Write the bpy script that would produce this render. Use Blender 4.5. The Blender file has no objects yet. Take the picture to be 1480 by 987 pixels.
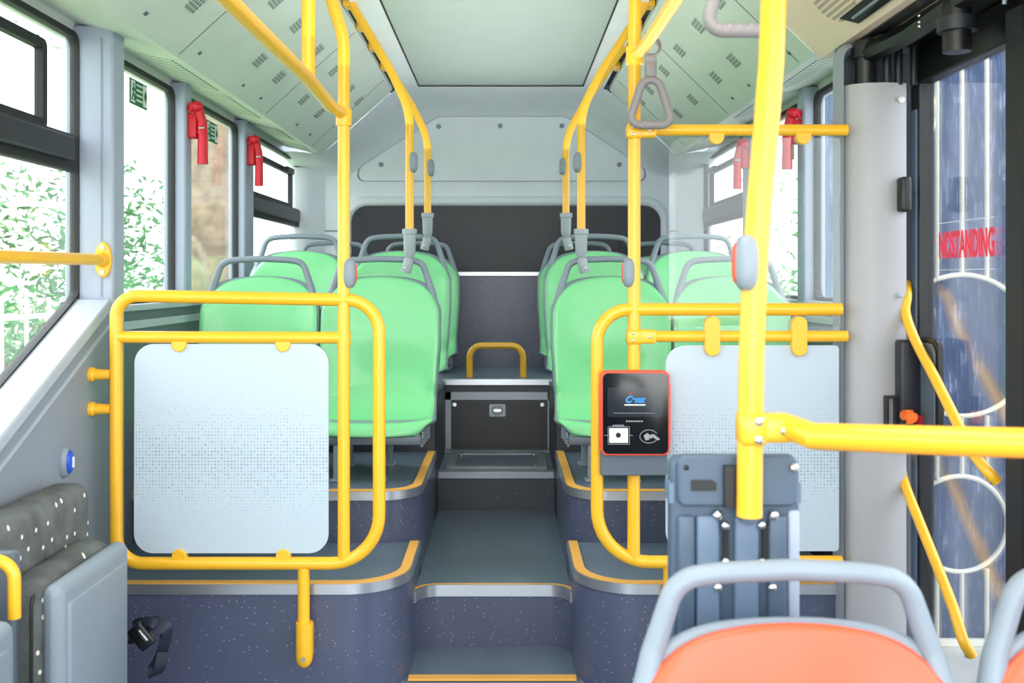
import bpy, bmesh, math, random
from mathutils import Vector, Matrix, noise
random.seed(7)
C = bpy.context.scene.collection
PI = math.pi
H = 1.27          # camera height above the low floor; all z below are given relative to the camera

# ------------------------------------------------------------------ materials
def srgb(c):
    return tuple(((v/255)/12.92 if v/255 <= .04045 else ((v/255+.055)/1.055)**2.4) for v in c) + (1,)
def mat(name, col, rough=.4, metal=0, coat=0, spec=.5, var=0, vscale=8, bump=0, bscale=200):
    m = bpy.data.materials.new(name); m.use_nodes = True
    nt = m.node_tree; b = nt.nodes['Principled BSDF']
    c = srgb(col)
    b.inputs['Base Color'].default_value = c
    b.inputs['Roughness'].default_value = rough
    b.inputs['Metallic'].default_value = metal
    b.inputs['Coat Weight'].default_value = coat
    b.inputs['Coat Roughness'].default_value = .12
    b.inputs['Specular IOR Level'].default_value = spec
    if True:
        tc = nt.nodes.new('ShaderNodeTexCoord'); n = nt.nodes.new('ShaderNodeTexNoise')
        n.inputs['Scale'].default_value = vscale; n.inputs['Detail'].default_value = 4
        nt.links.new(tc.outputs['Object'], n.inputs['Vector'])
        r = nt.nodes.new('ShaderNodeValToRGB')
        v = max(var, .03)
        r.color_ramp.elements[0].color = (c[0]*(1-v), c[1]*(1-v), c[2]*(1-v), 1)
        r.color_ramp.elements[1].color = (min(1, c[0]*(1+v)), min(1, c[1]*(1+v)), min(1, c[2]*(1+v)), 1)
        r.color_ramp.elements[0].position = .3; r.color_ramp.elements[1].position = .7
        nt.links.new(n.outputs['Fac'], r.inputs['Fac']); nt.links.new(r.outputs['Color'], b.inputs['Base Color'])
    if bump:
        n2 = nt.nodes.new('ShaderNodeTexNoise'); n2.inputs['Scale'].default_value = bscale
        bp = nt.nodes.new('ShaderNodeBump'); bp.inputs['Strength'].default_value = bump; bp.inputs['Distance'].default_value = .01
        nt.links.new(tc.outputs['Object'], n2.inputs['Vector']); nt.links.new(n2.outputs['Fac'], bp.inputs['Height'])
        nt.links.new(bp.outputs['Normal'], b.inputs['Normal'])
    return m
def speckle(name, col, rough=.35, dens=.06, scale=90, spk=(225, 230, 240), mott=.12):
    m = mat(name, col, rough, var=mott, vscale=3)
    nt = m.node_tree; b = nt.nodes['Principled BSDF']
    src = b.inputs['Base Color'].links[0].from_socket
    tc = nt.nodes.new('ShaderNodeTexCoord')
    v = nt.nodes.new('ShaderNodeTexVoronoi'); v.inputs['Scale'].default_value = scale
    nt.links.new(tc.outputs['Object'], v.inputs['Vector'])
    lt = nt.nodes.new('ShaderNodeMath'); lt.operation = 'LESS_THAN'; lt.inputs[1].default_value = .16
    nt.links.new(v.outputs['Distance'], lt.inputs[0])
    sp = nt.nodes.new('ShaderNodeSeparateColor'); nt.links.new(v.outputs['Color'], sp.inputs[0])
    l2 = nt.nodes.new('ShaderNodeMath'); l2.operation = 'LESS_THAN'; l2.inputs[1].default_value = dens
    nt.links.new(sp.outputs[0], l2.inputs[0])
    mu = nt.nodes.new('ShaderNodeMath'); mu.operation = 'MULTIPLY'
    nt.links.new(lt.outputs[0], mu.inputs[0]); nt.links.new(l2.outputs[0], mu.inputs[1])
    mx = nt.nodes.new('ShaderNodeMix'); mx.data_type = 'RGBA'
    nt.links.new(mu.outputs[0], mx.inputs[0]); nt.links.new(src, mx.inputs[6]); mx.inputs[7].default_value = srgb(spk)
    nt.links.new(mx.outputs[2], b.inputs['Base Color'])
    return m
def glass(name, tint=(1, 1, 1), refl=.08, film=0, filmcol=(220, 235, 240), smear=0):
    m = bpy.data.materials.new(name); m.use_nodes = True; nt = m.node_tree; nt.nodes.clear()
    o = nt.nodes.new('ShaderNodeOutputMaterial'); t = nt.nodes.new('ShaderNodeBsdfTransparent')
    t.inputs[0].default_value = tint + (1,)
    g = nt.nodes.new('ShaderNodeBsdfGlossy'); g.inputs['Roughness'].default_value = .02
    f = nt.nodes.new('ShaderNodeLayerWeight'); f.inputs[0].default_value = .25
    mm = nt.nodes.new('ShaderNodeMath'); mm.operation = 'MULTIPLY_ADD'; mm.inputs[1].default_value = refl*3; mm.inputs[2].default_value = refl*.4
    nt.links.new(f.outputs['Fresnel'], mm.inputs[0])
    mx = nt.nodes.new('ShaderNodeMixShader'); nt.links.new(mm.outputs[0], mx.inputs[0])
    nt.links.new(t.outputs[0], mx.inputs[1]); nt.links.new(g.outputs[0], mx.inputs[2])
    last = mx
    if film or smear:
        d = nt.nodes.new('ShaderNodeBsdfDiffuse'); d.inputs[0].default_value = srgb(filmcol)
        m2 = nt.nodes.new('ShaderNodeMixShader'); m2.inputs[0].default_value = film
        if smear:
            tc = nt.nodes.new('ShaderNodeTexCoord'); mp = nt.nodes.new('ShaderNodeMapping')
            mp.inputs['Scale'].default_value = (30, 30, 4)
            n = nt.nodes.new('ShaderNodeTexNoise'); n.inputs['Scale'].default_value = 2.5; n.inputs['Detail'].default_value = 8
            nt.links.new(tc.outputs['Object'], mp.inputs[0]); nt.links.new(mp.outputs[0], n.inputs['Vector'])
            r = nt.nodes.new('ShaderNodeMapRange'); r.inputs[1].default_value = .5; r.inputs[2].default_value = .8
            r.inputs[3].default_value = film; r.inputs[4].default_value = film+smear
            nt.links.new(n.outputs['Fac'], r.inputs[0]); nt.links.new(r.outputs[0], m2.inputs[0])
        nt.links.new(last.outputs[0], m2.inputs[1]); nt.links.new(d.outputs[0], m2.inputs[2]); last = m2
    nt.links.new(last.outputs[0], o.inputs[0])
    return m
def dots(name, base, dot, pitch, rad, rough=.5, axes='xz', fade=None, alpha=1, ky=1):
    """regular dot pattern in object space; fade=(zc, half) shrinks dots away from a band"""
    m = bpy.data.materials.new(name); m.use_nodes = True; nt = m.node_tree; b = nt.nodes['Principled BSDF']
    b.inputs['Roughness'].default_value = rough
    tc = nt.nodes.new('ShaderNodeTexCoord'); s = nt.nodes.new('ShaderNodeSeparateXYZ'); nt.links.new(tc.outputs['Object'], s.inputs[0])
    def mth(op, a, bb=None, c=None):
        n = nt.nodes.new('ShaderNodeMath'); n.operation = op
        for i, v in enumerate((a, bb, c)):
            if v is None: continue
            if hasattr(v, 'links'): nt.links.new(v, n.inputs[i])
            else: n.inputs[i].default_value = v
        return n.outputs[0]
    idx = {'x': 0, 'y': 1, 'z': 2}
    a = s.outputs[idx[axes[0]]]; c2 = s.outputs[idx[axes[1]]]
    fa = mth('SUBTRACT', mth('FRACT', mth('DIVIDE', a, pitch)), .5)
    fb = mth('SUBTRACT', mth('FRACT', mth('DIVIDE', c2, pitch*ky)), .5)
    d = mth('SQRT', mth('ADD', mth('MULTIPLY', fa, fa), mth('MULTIPLY', fb, fb)))
    r = rad/pitch
    if fade:
        dz = mth('ABSOLUTE', mth('SUBTRACT', c2, fade[0]))
        k = mth('SUBTRACT', 1, mth('DIVIDE', dz, fade[1]))
        n = nt.nodes.new('ShaderNodeTexWhiteNoise'); n.noise_dimensions = '3D'
        sn = nt.nodes.new('ShaderNodeVectorMath'); sn.operation = 'SNAP'; sn.inputs[1].default_value = (pitch, 10, pitch)
        nt.links.new(tc.outputs['Object'], sn.inputs[0]); nt.links.new(sn.outputs[0], n.inputs['Vector'])
        k = mth('ADD', k, mth('MULTIPLY', mth('SUBTRACT', n.outputs['Value'], .6), .7))
        k = mth('MINIMUM', mth('MAXIMUM', k, 0), 1)
        r = mth('MULTIPLY', k, r)
    f = mth('LESS_THAN', d, r)
    mx = nt.nodes.new('ShaderNodeMix'); mx.data_type = 'RGBA'
    nt.links.new(f, mx.inputs[0]); mx.inputs[6].default_value = srgb(base); mx.inputs[7].default_value = srgb(dot)
    nt.links.new(mx.outputs[2], b.inputs['Base Color'])
    b.inputs['Alpha'].default_value = alpha
    return m

M = {}
M['yellow'] = mat('yellow_powder_coat', (250, 188, 40), .32, coat=.35)
M['green'] = mat('green_plastic', (132, 218, 152), .34, coat=.4)
M['orange'] = mat('orange_plastic', (250, 90, 54), .4, coat=.2)
M['grey_plastic'] = mat('grey_plastic', (134, 146, 158), .42)
M['grey_dark_plastic'] = mat('dark_grey_plastic', (92, 102, 114), .42)
M['sleeve'] = mat('grey_rubber_sleeve', (162, 170, 178), .4)
M['strap'] = mat('mauve_grey_plastic', (142, 136, 140), .45)
M['wall'] = mat('lower_wall_panel', (138, 146, 158), .5)
M['wall_dark'] = mat('dark_wall_panel', (96, 102, 112), .5)
M['trim'] = mat('pale_window_trim', (176, 184, 196), .45)
M['pillar'] = mat('pale_grey_pillar', (164, 174, 194), .45)
M['pillar_warm'] = mat('grey_door_post', (172, 172, 176), .42)
M['ceiling'] = mat('ceiling_panel', (186, 200, 196), .45)
M['slope'] = mat('roof_duct_panel', (208, 219, 212), .42)
M['duct_side'] = mat('window_duct_panel', (228, 234, 230), .42)
M['ceil_edge'] = mat('ceiling_edge', (236, 242, 248), .45)
M['beige'] = mat('warm_lit_duct', (246, 220, 204), .45)  # warm light on the front duct, put into its base colour
M['rear'] = mat('rear_moulding', (232, 238, 246), .42)
M['black'] = mat('black_plastic', (15, 16, 21), .35)
M['rubber'] = mat('black_rubber', (16, 17, 22), .55)
M['charcoal'] = mat('charcoal_panel', (30, 34, 44), .4)
M['dark_gap'] = mat('dark_gap', (30, 30, 30), .7)
M['metal'] = mat('brushed_aluminium', (196, 200, 206), .3, metal=.85)
M['alu_matt'] = mat('matt_aluminium', (150, 158, 164), .4, metal=.5)
M['chrome'] = mat('chrome', (225, 225, 225), .15, metal=1)
M['nosing'] = mat('orange_yellow_strip', (240, 176, 84), .5)
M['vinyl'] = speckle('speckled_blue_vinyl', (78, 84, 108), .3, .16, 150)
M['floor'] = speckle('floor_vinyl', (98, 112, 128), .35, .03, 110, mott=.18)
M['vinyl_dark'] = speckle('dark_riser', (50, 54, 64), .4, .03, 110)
M['red'] = mat('red_plastic', (214, 28, 48), .4)
M['orange_knob'] = mat('orange_knob', (255, 120, 40), .4)
M['blue'] = mat('blue_button', (30, 80, 200), .35)
M['white'] = mat('white_paint', (240, 240, 240), .5)
M['sign_green'] = mat('exit_sign_green', (24, 112, 74), .5)
M['webbing'] = mat('black_webbing', (26, 34, 52), .6)
M['rim'] = mat('red_orange_rim', (232, 84, 58), .35)
M['screen'] = mat('black_screen', (8, 8, 12), .08, coat=1)
M['display'] = mat('dim_display', (34, 38, 46), .12, coat=1)
M['gray_print'] = mat('grey_print', (150, 150, 155), .5)
M['steel_blue'] = mat('slate_blue_plastic', (74, 92, 112), .4)
M['steel_blue2'] = mat('slate_blue_panel', (98, 118, 142), .4)
M['red_film'] = mat('red_vinyl_letter', (238, 52, 78), .5)
M['cream'] = mat('cream_paint', (255, 248, 228), .6)
M['bark'] = mat('tree_bark', (150, 126, 104), .9, var=.4, vscale=14, bump=.6, bscale=30)
M['leaf'] = mat('leaf_green', (60, 132, 58), .6, var=.4, vscale=4)
M['leaf2'] = mat('leaf_pale', (104, 160, 84), .6, var=.3, vscale=4)
M['ground'] = mat('pale_ground', (205, 205, 195), .9, var=.15, vscale=1.5)
M['grass'] = mat('grass_ground', (170, 190, 140), .9, var=.3, vscale=5)
M['glass'] = glass('window_glass', (.97, .99, .98), .10, .04, (235, 245, 245), .05)
M['glass_clear'] = glass('clear_acrylic', (.97, .985, .98), .08, .03)
M['door_glass'] = glass('door_glass', (.95, .97, 1), .20, .0, (210, 220, 235), .05)
M['panel'] = dots('printed_frosted_panel', (188, 203, 214), (146, 161, 174), .0085, .0025, .25, fade=(.34, .18))
M['perf'] = dots('perforated_duct', (222, 230, 224), (110, 116, 114), .019, .0052, .5, 'xy', ky=1.6)
M['perf_sq'] = dots('perforated_square', (174, 186, 180), (92, 100, 98), .0095, .0032, .5, 'xy', ky=1.8)
M['perf_warm'] = dots('perforated_warm_lit', (240, 216, 200), (120, 112, 108), .011, .0036, .5, 'xy')  # same warm light painted into the grille colour

def fabric():
    m = mat('patterned_upholstery', (96, 100, 100), .95, var=.35, vscale=16, bump=.3)
    nt = m.node_tree; b = nt.nodes['Principled BSDF']; src = b.inputs['Base Color'].links[0].from_socket
    tc = nt.nodes.new('ShaderNodeTexCoord'); v = nt.nodes.new('ShaderNodeTexVoronoi'); v.inputs['Scale'].default_value = 19
    v.inputs['Randomness'].default_value = .7
    v.voronoi_dimensions = '2D'
    sx_ = nt.nodes.new('ShaderNodeSeparateXYZ'); ad = nt.nodes.new('ShaderNodeMath'); ad.operation = 'ADD'; cb = nt.nodes.new('ShaderNodeCombineXYZ')
    nt.links.new(tc.outputs['Object'], sx_.inputs[0]); nt.links.new(sx_.outputs[0], ad.inputs[0]); nt.links.new(sx_.outputs[1], ad.inputs[1])
    nt.links.new(ad.outputs[0], cb.inputs[0]); nt.links.new(sx_.outputs[2], cb.inputs[1]); nt.links.new(cb.outputs[0], v.inputs['Vector'])
    lt = nt.nodes.new('ShaderNodeMath'); lt.operation = 'LESS_THAN'; lt.inputs[1].default_value = .09
    nt.links.new(v.outputs['Distance'], lt.inputs[0])
    mx = nt.nodes.new('ShaderNodeMix'); mx.data_type = 'RGBA'; nt.links.new(lt.outputs[0], mx.inputs[0])
    nt.links.new(src, mx.inputs[6]); mx.inputs[7].default_value = srgb((240, 238, 225))
    nt.links.new(mx.outputs[2], b.inputs['Base Color'])
    return m
M['fabric'] = fabric()
def weathered():
    m = mat('weathered_blue_paint', (88, 116, 160), .6)
    nt = m.node_tree; b = nt.nodes['Principled BSDF']
    tc = nt.nodes.new('ShaderNodeTexCoord'); mp = nt.nodes.new('ShaderNodeMapping'); mp.inputs['Scale'].default_value = (22, 22, 2.2)
    n = nt.nodes.new('ShaderNodeTexNoise'); n.inputs['Scale'].default_value = 3; n.inputs['Detail'].default_value = 9; n.inputs['Roughness'].default_value = .75
    nt.links.new(tc.outputs['Object'], mp.inputs[0]); nt.links.new(mp.outputs[0], n.inputs['Vector'])
    r = nt.nodes.new('ShaderNodeValToRGB')
    r.color_ramp.elements[0].position = .3; r.color_ramp.elements[0].color = srgb((50, 66, 98))
    r.color_ramp.elements[1].position = .70; r.color_ramp.elements[1].color = srgb((205, 218, 240))
    e = r.color_ramp.elements.new(.55); e.color = srgb((72, 94, 134))
    nt.links.new(n.outputs['Fac'], r.inputs[0]); nt.links.new(r.outputs[0], b.inputs['Base Color'])
    return m
M['weathered'] = weathered()

# ------------------------------------------------------------------ mesh helpers
WL = {}
def empty(name, loc, label=None, cat=None, group=None, kind=None):
    o = bpy.data.objects.new(name, None); C.objects.link(o)
    o.empty_display_size = .05
    o.location = (loc[0], loc[1], loc[2]+H); WL[o.name] = Vector(o.location)
    return tag(o, label, cat, group, kind)
def tag(o, label=None, cat=None, group=None, kind=None):
    if label: o['label'] = label
    if cat: o['category'] = cat
    if group: o['group'] = group
    if kind: o['kind'] = kind
    return o

def fillet(pts, r, n=6, closed=False):
    """round the corners of a polyline (2-D or 3-D); r a number or list per vertex"""
    pts = [Vector(p) for p in pts]; N = len(pts); out = []
    for i, p in enumerate(pts):
        ri = r[i] if isinstance(r, (list, tuple)) else r
        if (not closed and i in (0, N-1)) or ri <= 0: out.append(p); continue
        a = pts[i-1]-p; b = pts[(i+1) % N]-p
        la, lb = a.length, b.length; a.normalize(); b.normalize()
        ang = a.angle(b)
        if ang > PI-.02: out.append(p); continue
        t = min(ri/math.tan(ang/2), la*.499, lb*.499); rr = t*math.tan(ang/2)
        c = p+(a+b).normalized()*(rr/math.sin(ang/2))
        s = p+a*t-c; e = p+b*t-c; tot = s.angle(e)
        for k in range(n+1):
            f = k/n
            out.append(c+(s*math.sin((1-f)*tot)+e*math.sin(f*tot))/math.sin(tot))
    return out

class MB:
    def __init__(s): s.bm = bmesh.new()
    def box(s, x0, x1, y0, y1, z0, z1):
        v = [s.bm.verts.new((x, y, z)) for x in (x0, x1) for y in (y0, y1) for z in (z0, z1)]
        for f in ((0, 1, 3, 2), (4, 6, 7, 5), (0, 4, 5, 1), (2, 3, 7, 6), (0, 2, 6, 4), (1, 5, 7, 3)):
            s.bm.faces.new([v[i] for i in f])
        return s
    def rbox(s, x0, x1, y0, y1, z0, z1, r=.01, seg=3):
        t = bmesh.new(); m = MB(); m.bm.free(); m.bm = t; m.box(x0, x1, y0, y1, z0, z1)
        bmesh.ops.recalc_face_normals(t, faces=t.faces)
        bmesh.ops.bevel(t, geom=list(t.edges), offset=r, segments=seg, profile=.5, affect='EDGES')
        s.merge(t); return s
    def merge(s, t):
        me = bpy.data.meshes.new('tmp'); t.to_mesh(me); t.free(); s.bm.from_mesh(me); bpy.data.meshes.remove(me)
    def prism(s, pts, axis, a0, a1):
        """pts 2-D polygon; axis 'x': pts=(y,z); 'y': pts=(x,z); 'z': pts=(x,y)"""
        def P(p, a):
            return {'x': (a, p[0], p[1]), 'y': (p[0], a, p[1]), 'z': (p[0], p[1], a)}[axis]
        A = [s.bm.verts.new(P(p, a0)) for p in pts]; B = [s.bm.verts.new(P(p, a1)) for p in pts]
        s.bm.faces.new(A); s.bm.faces.new(B[::-1]); n = len(pts)
        for i in range(n): s.bm.faces.new((A[i], A[(i+1) % n], B[(i+1) % n], B[i]))
        return s
    def quad(s, *p):
        s.bm.faces.new([s.bm.verts.new(q) for q in p]); return s
    def tube(s, pts, r, n=14, cap=True, sx=1, sy=1, closed=False):
        pts = [Vector(p) for p in pts]; N = len(pts)
        rs = r if isinstance(r, (list, tuple)) else [r]*N
        def tan(i):
            if closed: return (pts[(i+1) % N]-pts[i-1]).normalized()
            return (pts[min(i+1, N-1)]-pts[max(i-1, 0)]).normalized()
        t0 = tan(0); up = Vector((0, 1, 0)) if abs(t0.y) < .9 else Vector((0, 0, 1))
        u = t0.cross(up).normalized(); rings = []
        for i in range(N):
            t = tan(i); u = (u-t*u.dot(t)).normalized(); v = t.cross(u)
            rings.append([s.bm.verts.new(pts[i]+(u*math.cos(a)*sx+v*math.sin(a)*sy)*rs[i]) for a in [2*PI*k/n for k in range(n)]])
        for i in range(N if closed else N-1):
            A, B = rings[i], rings[(i+1) % N]
            for k in range(n): s.bm.faces.new((A[k], A[(k+1) % n], B[(k+1) % n], B[k]))
        if cap and not closed: s.bm.faces.new(rings[0][::-1]); s.bm.faces.new(rings[-1])
        return s
    def cyl(s, a, b, r, n=18, r2=None):
        return s.tube([a, b], [r, r if r2 is None else r2], n)
    def ell(s, c, rx, ry, rz, seg=18):
        m = Matrix.Translation(c) @ Matrix.Diagonal((rx, ry, rz, 1))
        bmesh.ops.create_uvsphere(s.bm, u_segments=seg, v_segments=seg//2+2, radius=1, matrix=m); return s
    def plate(s, x0, x1, z0, z1, y0, y1, r, n=6, axis='y'):
        s.prism(fillet([(x0, z0), (x1, z0), (x1, z1), (x0, z1)], r, n, True), axis, y0, y1); return s
    def ring(s, outer, inner, axis, a0, a1):
        """frame between two equal-length closed loops"""
        def P(p, a):
            return {'x': (a, p[0], p[1]), 'y': (p[0], a, p[1]), 'z': (p[0], p[1], a)}[axis]
        L = [[s.bm.verts.new(P(p, a)) for p in q] for q, a in ((outer, a0), (outer, a1), (inner, a1), (inner, a0))]
        n = len(outer)
        for j in range(4):
            A, B = L[j], L[(j+1) % 4]
            for i in range(n): s.bm.faces.new((A[i], A[(i+1) % n], B[(i+1) % n], B[i]))
        return s
    def rframe(s, x0, x1, z0, z1, w, y0, y1, r, axis='y', n=5):
        o = fillet([(x0, z0), (x1, z0), (x1, z1), (x0, z1)], max(r, .0005), n, True)
        i = fillet([(x0+w, z0+w), (x1-w, z0+w), (x1-w, z1-w), (x0+w, z1-w)], max(r-w*.6, .0004), n, True)
        return s.ring(o, i, axis, y0, y1)
    def ribbon(s, path, o0, o1, z0, z1):
        """solid strip that follows a plan path, offset sideways o0..o1"""
        p = [Vector(q[:2]) for q in path]; N = len(p); ns = []
        for i in range(N):
            t = (p[min(i+1, N-1)]-p[max(i-1, 0)]).normalized(); ns.append(Vector((t.y, -t.x)))
        L = []
        for o, z in ((o0, z0), (o1, z0), (o1, z1), (o0, z1)):
            L.append([s.bm.verts.new((p[i].x+ns[i].x*o, p[i].y+ns[i].y*o, z)) for i in range(N)])
        for j in range(4):
            A, B = L[j], L[(j+1) % 4]
            for i in range(N-1): s.bm.faces.new((A[i], A[i+1], B[i+1], B[i]))
        s.bm.faces.new([L[j][0] for j in range(4)]); s.bm.faces.new([L[j][-1] for j in range(3, -1, -1)])
        return s
    def build(s, name, m, parent=None, bevel=0, label=None, cat=None, group=None, kind=None, local=False, smooth=40, sub=0, solid=0, keep=False):
        bm = s.bm
        if not keep: bmesh.ops.recalc_face_normals(bm, faces=bm.faces)
        for f in bm.faces: f.smooth = True
        lim = math.radians(smooth)
        for e in bm.edges:
            e.smooth = not (len(e.link_faces) == 2 and e.calc_face_angle(0) > lim)
        if local: off = Vector((0, 0, 0)); loc = Vector((0, 0, 0))
        elif parent is not None: off = WL[parent.name]; loc = off
        else:
            xs = [v.co for v in bm.verts]
            off = Vector(((min(v.x for v in xs)+max(v.x for v in xs))/2, (min(v.y for v in xs)+max(v.y for v in xs))/2, min(v.z for v in xs)+H)); loc = off
        if not local:
            for v in bm.verts: v.co += Vector((0, 0, H))-off
        me = bpy.data.meshes.new(name); bm.to_mesh(me); bm.free(); me.materials.append(m)
        o = bpy.data.objects.new(name, me); C.objects.link(o)
        if parent is not None: o.parent = parent; WL[o.name] = Vector(loc)
        else: o.location = loc; WL[o.name] = Vector(loc)
        if solid:
            md = o.modifiers.new('solid', 'SOLIDIFY'); md.thickness = abs(solid); md.offset = 1 if solid > 0 else -1
        if bevel:
            md = o.modifiers.new('bevel', 'BEVEL'); md.width = bevel; md.segments = 2; md.limit_method = 'ANGLE'; md.angle_limit = math.radians(45)
        if sub:
            md = o.modifiers.new('sub', 'SUBSURF'); md.levels = sub; md.render_levels = sub
        return tag(o, label, cat, group, kind)

def text_mb(txt, size, shear=0, bold=.0, sx=1):
    cu = bpy.data.curves.new('t', 'FONT'); cu.body = txt; cu.size = size; cu.shear = shear; cu.offset = bold; cu.extrude = .0006
    cu.align_x = 'CENTER'; cu.align_y = 'CENTER'
    o = bpy.data.objects.new('t', cu); C.objects.link(o)
    bpy.context.view_layer.update()
    me = bpy.data.meshes.new_from_object(o.evaluated_get(bpy.context.evaluated_depsgraph_get()))
    m = MB(); m.bm.from_mesh(me)
    bpy.data.objects.remove(o); bpy.data.meshes.remove(me)
    for v in m.bm.verts: v.co.x *= sx
    return m
def xform(m, mtx):
    for v in m.bm.verts: v.co = mtx @ v.co
    return m
ROT_FRONT = Matrix.Rotation(PI/2, 4, 'X')      # text plane -> xz plane, read from -y

def copy_tree(o, parent=None):
    c = o.copy(); C.objects.link(c); c.parent = parent
    for ch in list(o.children): copy_tree(ch, c)
    return c

# ------------------------------------------------------------------ dimensions
XL, XR = -1.17, 1.12           # glass planes
AL, AR = -.265, .195           # aisle edges
CX = (AL+AR)/2

# ------------------------------------------------------------------ setting: floor, podiums, steps
MB().box(-1.2, 1.15, -1.2, 5.9, -1.31, -1.27).build('floor', M['floor'], kind='structure')

def podium(side, yf, yb, zt, zb, r, label):
    a = AL if side < 0 else AR
    wall = -1.14 if side < 0 else 1.09
    if side < 0: path = [(wall, yf), (a, yf), (a, yb)]
    else: path = [(a, yb), (a, yf), (wall if yf > 2.7 else .9, yf)]
    fp = fillet(path, r, 12)
    e = empty('podium', ((a+wall)/2, yf+.1, zb), kind='structure')
    poly = [tuple(p) for p in fp] + ([(wall, yb)] if side < 0 or yf > 2.7 else [(.9, yb)])
    MB().prism(poly, 'z', zb, zt-.004).build('podium_body', M['vinyl'], e, smooth=30)
    MB().prism([tuple(p) for p in poly], 'z', zt-.004, zt).build('podium_top', M['floor'], e)
    # outward normal sign: path runs so that right-hand side (t.y,-t.x) points to the aisle/front
    MB().ribbon(fp, 0, .006, zt-.024, zt+.003).build('nosing', M['metal'], e)
    MB().ribbon(fp, -.026, .001, zt, zt+.005).build('edge_strip', M['nosing'], e)
    MB().ribbon(fp, 0, .012, zb, zb+.006).build('cove', M['floor'], e)
    return e
for s_ in (-1, 1):
    podium(s_, 2.65, 3.08, -.81, -1.27, .16, '')
    podium(s_, 3.07, 3.79, -.655, -1.0, .12, '')
    a = AL if s_ < 0 else AR; w = -1.14 if s_ < 0 else 1.09
    x0, x1 = sorted((a, w))
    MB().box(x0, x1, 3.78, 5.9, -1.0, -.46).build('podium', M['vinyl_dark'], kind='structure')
# landing (lowest visible step)
e = empty('step', (CX, 2.85, -1.27), kind='structure')
MB().box(AL-.21, AR+.21, 2.735, 3.0, -1.27, -1.098).build('tread', M['floor'], e)
MB().box(AL, AR, 2.735, 2.765, -1.1, -1.092).build('edge_strip', M['nosing'], e)
# step 1 with concave filleted front
p1 = fillet([(AL, 2.86), (AL, 2.995), (AR, 2.995), (AR, 2.86)], .075, 8)
e = empty('step', (CX, 3.4, -1.27), kind='structure')
poly = [tuple(p) for p in p1][1:-1]
MB().prism(poly+[(AR, 3.99), (AL, 3.99)], 'z', -1.27, -.922).build('riser', M['vinyl'], e, smooth=30)
MB().prism(poly+[(AR, 3.99), (AL, 3.99)], 'z', -.922, -.918).build('tread', M['floor'], e)
MB().ribbon(poly, .0, .006, -.948, -.914).build('nosing', M['metal'], e)
MB().ribbon(poly, -.014, .0, -.918, -.9145).build('edge_strip', M['nosing'], e)
# step 2
e = empty('step', (CX, 4.2, -1.27), kind='structure')
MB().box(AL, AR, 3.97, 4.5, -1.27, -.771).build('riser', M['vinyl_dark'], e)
MB().box(AL, AR, 3.97, 4.5, -.771, -.767).build('tread', M['floor'], e)
MB().box(AL, AR, 3.955, 3.985, -.792, -.762).build('nosing', M['alu_matt'], e, bevel=.003)
# rear platform + back panel
e = empty('rear_platform', (CX, 4.9, -.77), kind='structure')
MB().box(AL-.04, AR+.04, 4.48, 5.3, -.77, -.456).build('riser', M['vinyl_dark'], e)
MB().box(AL-.04, AR+.04, 4.48, 5.3, -.456, -.452).build('platform_top', M['floor'], e)
MB().box(AL-.05, AR+.05, 4.465, 4.49, -.478, -.448).build('nosing', M['metal'], e, bevel=.003)
e = empty('rear_shelf', (CX, 5.4, -.47), kind='structure')
MB().box(-1.15, 1.1, 5.2, 5.8, -.47, .01).build('shelf_front', M['vinyl'], e)
MB().box(-1.15, 1.1, 5.19, 5.8, .01, .034).build('shelf_edge', M['metal'], e, bevel=.003)

# service hatch in riser face
e = empty('service_hatch', (CX, 4.47, -.767), 'black service hatch with grey frame and lock plate under the rear platform', 'hatch')
z0, z1 = -.762, -.505; x0, x1 = -.277, .226
m = MB()
m.box(x0, x1, 4.462, 4.479, z1-.038, z1); m.box(x0, x0+.038, 4.462, 4.479, z0, z1); m.box(x1-.038, x1, 4.462, 4.479, z0, z1)
m.build('frame', M['alu_matt'], e, bevel=.002)
MB().box(x0+.038, x1-.038, 4.468, 4.479, z0, z1-.038).build('door', M['black'], e)
for x in (-.225, .165):
    MB().cyl((x, 4.46, -.562), (x, 4.469, -.562), .009).build('screw', M['chrome'], e)
lp = MB().plate(-.07, .002, -.615, -.56, 4.460, 4.469, .006).build('lock_plate', M['alu_matt'], e)
MB().rframe(-.058, -.010, -.606, -.569, .004, 4.458, 4.4605, .016).build('lock_ring', M['grey_dark_plastic'], lp)
MB().box(-.05, -.018, 4.4585, 4.4605, -.592, -.583).build('keyway', M['chrome'], lp)
e = empty('floor_hatch', (CX, 4.23, -.767), 'flat grey framed hatch set in the top step floor', 'hatch')
MB().rframe(-.235, .17, 4.03, 4.37, .032, -.767, -.757, .004, 'z').build('frame', M['alu_matt'], e)
MB().box(-.203, .138, 4.062, 4.338, -.767, -.762).build('cover', M['floor'], e)
for x in (-.19, .125):
    for y in (4.07, 4.33):
        MB().cyl((x, y, -.763), (x, y, -.756), .008).build('screw', M['chrome'], e)
MB().box(-.29, .23, 4.40, 4.462, -.767, -.757).build('threshold_strip', M['alu_matt'], bevel=.002, label='flat grey metal strip on the floor below the black service hatch', cat='strip')

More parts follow.
